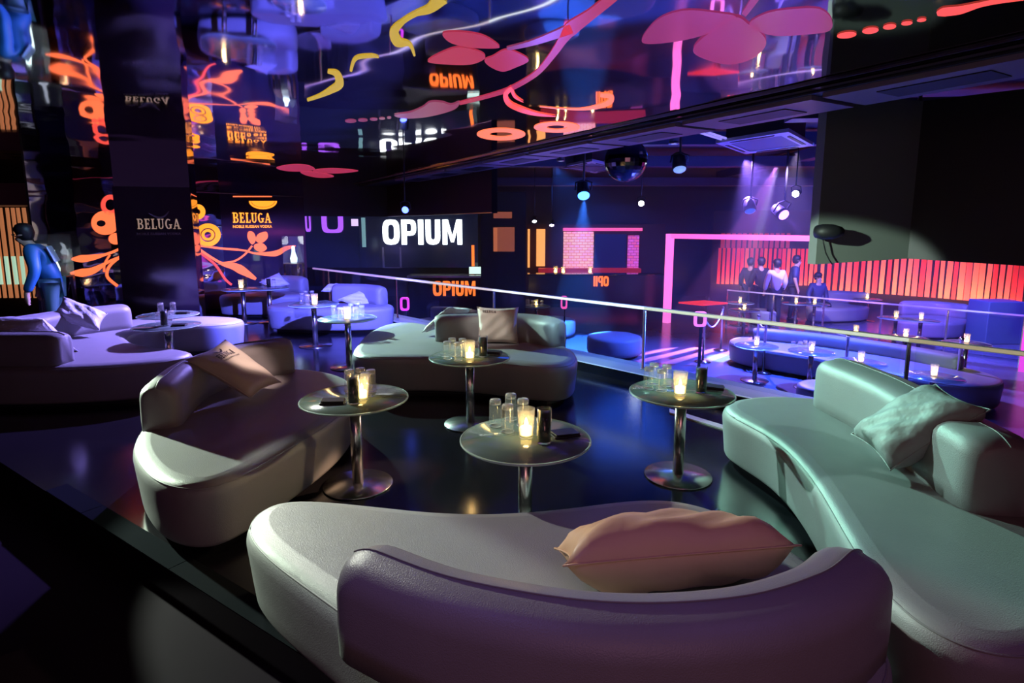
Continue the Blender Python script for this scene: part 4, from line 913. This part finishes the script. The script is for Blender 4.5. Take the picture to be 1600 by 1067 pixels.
lamp(835, 346, 15.5, (.85, .9, 1), 30, .05, 'tiny white lamp above the back bar, left of a pair')
lamp(862, 352, 15.5, (.8, .65, 1), 30, .05, 'tiny lilac lamp above the back bar, right of a pair')
lamp(633, 328, 9.4, (.06, .10, 1), 7, .05, 'small blue lamp above the white lettering', (-.1, -1, -.3), zc=2.655)
lamp(1062, 265, 9.5, (.3, .5, 1), .6, .09, 'unlit moving head lamp right of the mirror ball')
lamp(1172, 330, 12.5, (.05, .2, .6), .3, .10, 'dim moving head lamp above the portal crossbeam')
# mirror ball
p = atd(978, 250, 8.6); mb = empty('mirror_ball', p); tag(mb, 'dark mirrored ball hanging from the ceiling', 'mirror ball')
me = bpy.data.meshes.new('ball'); bm = bmesh.new(); bmesh.ops.create_uvsphere(bm, u_segments=28, v_segments=18, radius=.31); bm.to_mesh(me); bm.free()
link('ball', me, mat('ball_mirror', (.10, .09, .12), .12, metal=1), mb, False); lathe('motor', [(.05, .33), (.05, .5), (0, .5)], BLACK, mb, 12); tube('hanger', [(0, 0, .3), (0, 0, 3.4 - p.z)], .012, STEEL, mb, 6)
# air conditioning cassettes
def cassette(c4, h, label):
    q = [at(x, y, h) for x, y in c4]; c = sum(q, Vector()) / 4; t = empty('ceiling_cassette', c); tag(t, label, 'air conditioner')
    q = [V2(x - c) for x in q]; inn = [x * .72 for x in q]
    FRM = mat('cassette_plastic', (.42, .42, .50), .45)
    for k in range(4): prism('frame_side', [q[k], q[(k + 1) % 4], inn[(k + 1) % 4], inn[k]], 0, .05, FRM, t)
    for k in range(4):
        a = q[k] * .90 + (q[(k + 1) % 4] - q[k]) * .14; b = q[(k + 1) % 4] * .90 - (q[(k + 1) % 4] - q[k]) * .14
        prism('louver', [a, b, b * .9, a * .9], -.008, .004, BLACK, t)
    prism('grille', inn, .012, .03, mat('cassette_grille', (.12, .12, .16), .6), t)
    prism('housing', [x * .8 for x in q], .05, 3.4 - h, BLACK, t)
cassette([(1118, 224), (1165, 241), (1272, 228), (1232, 206)], 3.0, 'pale square ceiling cassette unit left of the hanging screen box')
cassette([(874, 262), (930, 271), (968, 262), (925, 252)], 3.0, 'pale square ceiling cassette unit behind the mirror ball')
for k, (px, py, px2, py2) in enumerate([(1074, 201, 1128, 218), (1086, 200, 1134, 216)]):
    a = at(px, py, 3.05); b = at(px2, py2, 3.05); o = tube('tube_light', [Vector((0, 0, 0)), b - a], .018, emis('tube_violet', (.35, .3, .9), .7), None, 8); o.location = a; tag(o, ['violet fluorescent tube, the left one above the cassette unit', 'violet fluorescent tube, the right one above the cassette unit'][k], 'lamp')
for k, (px, py) in enumerate([(1053, 225), (876, 252), (1360, 170)]):
    p = at(px, py, 3.0); t = empty('downlight', p); tag(t, ['small round downlight left of the cassette unit', 'small round downlight near the mirror ball', 'small downlight with amber glint above the hanging screen box'][k], 'lamp')
    lathe('trim_ring', [(.05, 0), (.085, 0), (.085, .02), (.05, .02)], CHROME, t, 18, ring=True); lathe('diffuser', [(.0, .005), (.05, .005), (.05, .02), (0, .02)], emis('down_dim', (.6, .6, .7), .6), t, 18); lathe('can', [(.08, .02), (.08, .4), (0, .4)], BLACK, t, 14)
# ================================================================== HANGING SCREEN BOX
Y0, Y1 = 5.6, 5.95
a = atd(1274, 413, Y0); b = atd(1418, 404, Y1); c = atd(1640, 418, 5.2); hb = empty('hanging_enclosure', (b.x, b.y, b.z)); tag(hb, 'big hanging dark box with pale green lit panel at top right', 'enclosure')
def quadslab(nm, A, B, zA, zB, ztop, t, m):
    d = (V2(B) - V2(A)).normalized(); n = Vector((-d.y, d.x)) * t; o = hb.location
    v = []
    for P_, z_ in ((A, zA), (B, zB)):
        for off in (Vector((0, 0)), n):
            v += [(P_.x + off.x - o.x, P_.y + off.y - o.y, z_ - o.z), (P_.x + off.x - o.x, P_.y + off.y - o.y, ztop - o.z)]
    return mesh(nm, v, [(0, 4, 5, 1), (2, 3, 7, 6), (0, 1, 3, 2), (4, 6, 7, 5), (1, 5, 7, 3), (0, 2, 6, 4)], m, hb)
quadslab('screen_panel', a, b, a.z, b.z, 2.95, .10, mat('panel_green_grey', (.20, .23, .21), .55))
quadslab('side_panel', b, c, b.z, c.z, 2.95, .5, mat('panel_black', (.012, .010, .018), .5))
for q in (a, b): tube('hanger', [Vector((q.x - b.x, q.y + .05 - b.y, 2.9 - b.z)), Vector((q.x - b.x, q.y + .05 - b.y, 3.4 - b.z))], .02, BLACK, hb, 6)
p = atd(1290, 362, Y0 - .10); sp = empty('round_speaker', p); tag(sp, 'small black round speaker with dangling cable on the pale green panel', 'speaker')
tube('shell', [(-.09, .02, 0), (-.085, .0, 0), (-.05, -.04, 0), (.04, -.05, 0), (.11, -.03, 0), (.13, .03, 0)], [.02, .06, .072, .07, .05, .02], BLACK, sp, 16)
tube('cable', [(.0, .05, -.05), (.02, .05, -.12), (.05, .06, -.20), (.09, .06, -.27), (.12, .06, -.31)], .006, BLACK, sp, 6); tube('bracket', [(.06, 0, .0), (.06, .12, .02)], .012, BLACK, sp, 6)
# ================================================================== LEFT EDGE: slats and soffit
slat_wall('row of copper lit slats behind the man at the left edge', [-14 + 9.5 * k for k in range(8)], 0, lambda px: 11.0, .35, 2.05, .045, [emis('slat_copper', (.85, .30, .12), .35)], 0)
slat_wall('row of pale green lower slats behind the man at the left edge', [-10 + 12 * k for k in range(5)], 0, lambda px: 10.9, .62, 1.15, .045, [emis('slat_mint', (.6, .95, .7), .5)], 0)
sfb = prism('trim_6', [V2(atd(-60, 320, 9.5)), V2(atd(52, 320, 9.5)), V2(atd(40, 320, 10.4)), V2(atd(-60, 320, 10.4))], 2.05, 2.4, mat('soffit_rose', (.32, .12, .16), .4)); tag(sfb, kind='structure')
tag(prism('wall_left_far', [V2(atd(-80, 400, 11.3)), V2(atd(70, 400, 11.3)), V2(atd(70, 400, 11.5)), V2(atd(-80, 400, 11.5))], 0, HC, BLACK), kind='structure')
# ================================================================== PEOPLE
def figure(label, loc, rz, shirt, trousers, lean=0, seated=False, arms=((.25, -.10), (.25, -.10)), sc=1.0, bare_arms=False, band=None, turn=0):
    J = {}; R_ = {}; E = []
    def j(n_, x, y, z, r, par=None):
        J[n_] = Vector((x, y, z)); R_[n_] = r
        if par: E.append((par, n_))
    ph = .50 if seated else .94
    j('pelvis', 0, 0, ph, .125); j('spine', 0, .01, ph + .20, .115, 'pelvis'); j('chest', 0, .01, ph + .40, .14, 'spine'); j('neck', 0, .0, ph + .55, .055, 'chest')
    j('jaw', 0, -.02, ph + .62, .068, 'neck'); j('skull', 0, .0, ph + .72, .092, 'jaw'); j('nose', 0, -.105, ph + .665, .016, 'jaw')
    for s in (-1, 1):
        S = 'l' if s < 0 else 'r'; ax, ay = arms[0 if s < 0 else 1]
        j('sh' + S, s * .165, .01, ph + .47, .07, 'chest'); j('el' + S, s * ax, ay * .25 + .03, ph + .22, .048, 'sh' + S); j('wr' + S, s * (ax - .02), ay, ph + .0, .032, 'el' + S); j('ha' + S, s * (ax - .025), ay - .03, ph - .07, .036, 'wr' + S)
        for k in range(4): j('f%d' % k + S, s * (ax - .025) + (k - 1.5) * .018, ay - .05, ph - .15 - (.012 if k in (1, 2) else 0), .009, 'ha' + S)
        j('th' + S, s * (ax - .06), ay - .07, ph - .09, .010, 'ha' + S)
        j('ea' + S, s * .098, .01, ph + .68, .018, 'skull')
        j('hi' + S, s * .095, 0, ph - .04, .10, 'pelvis')
        if seated: j('kn' + S, s * .13, -.42, ph - .02, .065, 'hi' + S); j('an' + S, s * .13, -.40, .09, .042, 'kn' + S); j('to' + S, s * .14, -.57, .04, .036, 'an' + S)
        else: j('kn' + S, s * .105, -.02, .50, .065, 'hi' + S); j('an' + S, s * .11, .02, .09, .042, 'kn' + S); j('to' + S, s * .12, -.15, .04, .036, 'an' + S)
    if lean:
        rot = Matrix.Rotation(lean, 3, 'X'); c0 = J['pelvis'].copy()
        for n_ in J:
            if n_[:2] not in ('hi', 'kn', 'an', 'to', 'pe'): J[n_] = c0 + rot @ (J[n_] - c0)
    root = empty('person', loc, rz); root.scale = (sc,) * 3; tag(root, label, 'person')
    def skin(nm, keep, grow, m, add=0):
        ks = [n_ for n_ in J if keep(n_)]; ix = {n_: i for i, n_ in enumerate(ks)}
        me = bpy.data.meshes.new(nm); me.from_pydata([J[n_] for n_ in ks], [(ix[a], ix[b]) for a, b in E if a in ix and b in ix], []); me.update()
        o = bpy.data.objects.new(nm, me); COL.objects.link(o); o.parent = root
        md = o.modifiers.new('skin', 'SKIN'); md.use_smooth_shade = True
        for i, n_ in enumerate(ks):
            sv = me.skin_vertices[0].data[i]; r = R_[n_] * (.78 if nm == 'body' and (n_ in ('pelvis', 'spine', 'chest') or n_[:2] in ('hi', 'kn', 'sh', 'an')) else grow) + add; wide = {'chest': 1.25, 'spine': 1.15}.get(n_, 1) if nm != 'trousers' else .85
            sv.radius = (r * wide, r); sv.use_root = (n_ == 'pelvis')
        sd = o.modifiers.new('sub', 'SUBSURF'); sd.levels = 2; sd.render_levels = 2
        me.materials.append(m); return o
    skin('body', lambda n_: True, 1.0, SKIN)
    arm_end = ('el',) if bare_arms else ('el', 'wr')
    skin('shirt', lambda n_: n_ in ('pelvis', 'spine', 'chest') or n_[:2] in ('sh', 'hi') + arm_end, 1.10, shirt, .018)
    skin('trousers', lambda n_: n_ == 'pelvis' or n_[:2] in ('hi', 'kn', 'an'), 1.06, trousers, .010)
    hp = J['skull']; v, f = lathe_vf([(.070, -.105), (.088, -.06), (.100, -.01), (.106, .02), (.100, .055), (.08, .09), (.045, .112), (.0, .118)], 18)
    h = mesh('hair', [(a + hp.x, b * 1.0 + hp.y + (.034 if c < 0 else .022), c + hp.z) for a, b, c in v], f, HAIR, root, True)
    for s in (-1, 1):
        q = J['skull'] + Vector((s * .034, -.088, -.035)); v, f = lathe_vf([(.001, -.010), (.009, -.006), (.011, 0), (.009, .006), (.001, .010)], 8)
        mesh('eye', [(a + q.x, b + q.y, c + q.z) for a, b, c in v], f, PRINT, root, True)
        T_ = J['to' + ('l' if s < 0 else 'r')]; Aq = J['an' + ('l' if s < 0 else 'r')]
        tube('shoe', [Vector((Aq.x, Aq.y + .05, .045)), Vector((Aq.x, Aq.y, .05)), Vector((T_.x, T_.y + .05, .045)), Vector((T_.x, T_.y - .03, .035))], [.035, .05, .048, .03], PRINT, root, 10)
    return root, J
JB = mat('jacket_blue', (.02, .14, .36), .5); DEN = mat('denim_teal', (.05, .13, .16), .7)
man, J = figure('man in a blue jacket with pale back panel bending over behind the left sofa', (-6.18, 7.75, 0), math.radians(-62), JB, DEN, lean=.36, arms=((.27, -.22), (.27, -.24)), sc=1.02)
cq = J['chest']; rot = Matrix.Rotation(.36, 3, 'X')
v, f = box_vf(-.15, .15, .155, .175, -.16, .06); o = mesh('jacket_panel', [cq + rot @ Vector(x) for x in v], f, mat('panel_pale_blue', (.35, .55, .66), .5), man); bv = o.modifiers.new('bevel', 'BEVEL'); bv.width = .01
DK = mat('cloth_black', (.012, .010, .018), .7); NV = mat('cloth_navy', (.02, .03, .12), .6)
figure('man in a white shirt standing with his back turned beyond the far railing', Vector((atd(1212, 445, 14.9).x, 14.9, ZL)), PI, mat('shirt_white', (.72, .66, .78), .6), DK)
figure('dark clothed man with bare arms standing right of the white shirted man', Vector((atd(1238, 445, 15.7).x, 15.7, ZL)), math.radians(70), NV, DK, lean=.12, bare_arms=True, sc=1.03)
figure('person in black standing left of the white shirted man', Vector((atd(1187, 445, 15.6).x, 15.6, ZL)), PI, DK, DK)
figure('person in black farther left, partly behind another, before the slats', Vector((atd(1171, 445, 16.0).x, 16.0, ZL)), math.radians(150), DK, DK, sc=.98)
figure('dark clothed person seated on the sofa behind the candle pair', Vector((atd(1276, 470, 15.95).x, 15.95, ZL)), 0, NV, DK, seated=True)

# ================================================================== HAZE over the dance floor
hz = box('stage_haze', -4.6, 13.5, 10.2, 20.4, -.88, 3.35, None)
hm = bpy.data.materials.new('haze'); hm.use_nodes = True; nt = hm.node_tree; nt.nodes.clear()
ou = nt.nodes.new('ShaderNodeOutputMaterial'); vo = nt.nodes.new('ShaderNodeVolumeScatter'); vo.inputs['Density'].default_value = .012; vo.inputs['Anisotropy'].default_value = .2
nt.links.new(vo.outputs[0], ou.inputs['Volume']); hz.data.materials.append(hm)
tag(hz, 'thin blue lit stage haze hanging over the dance floor', 'haze', None, 'stuff')
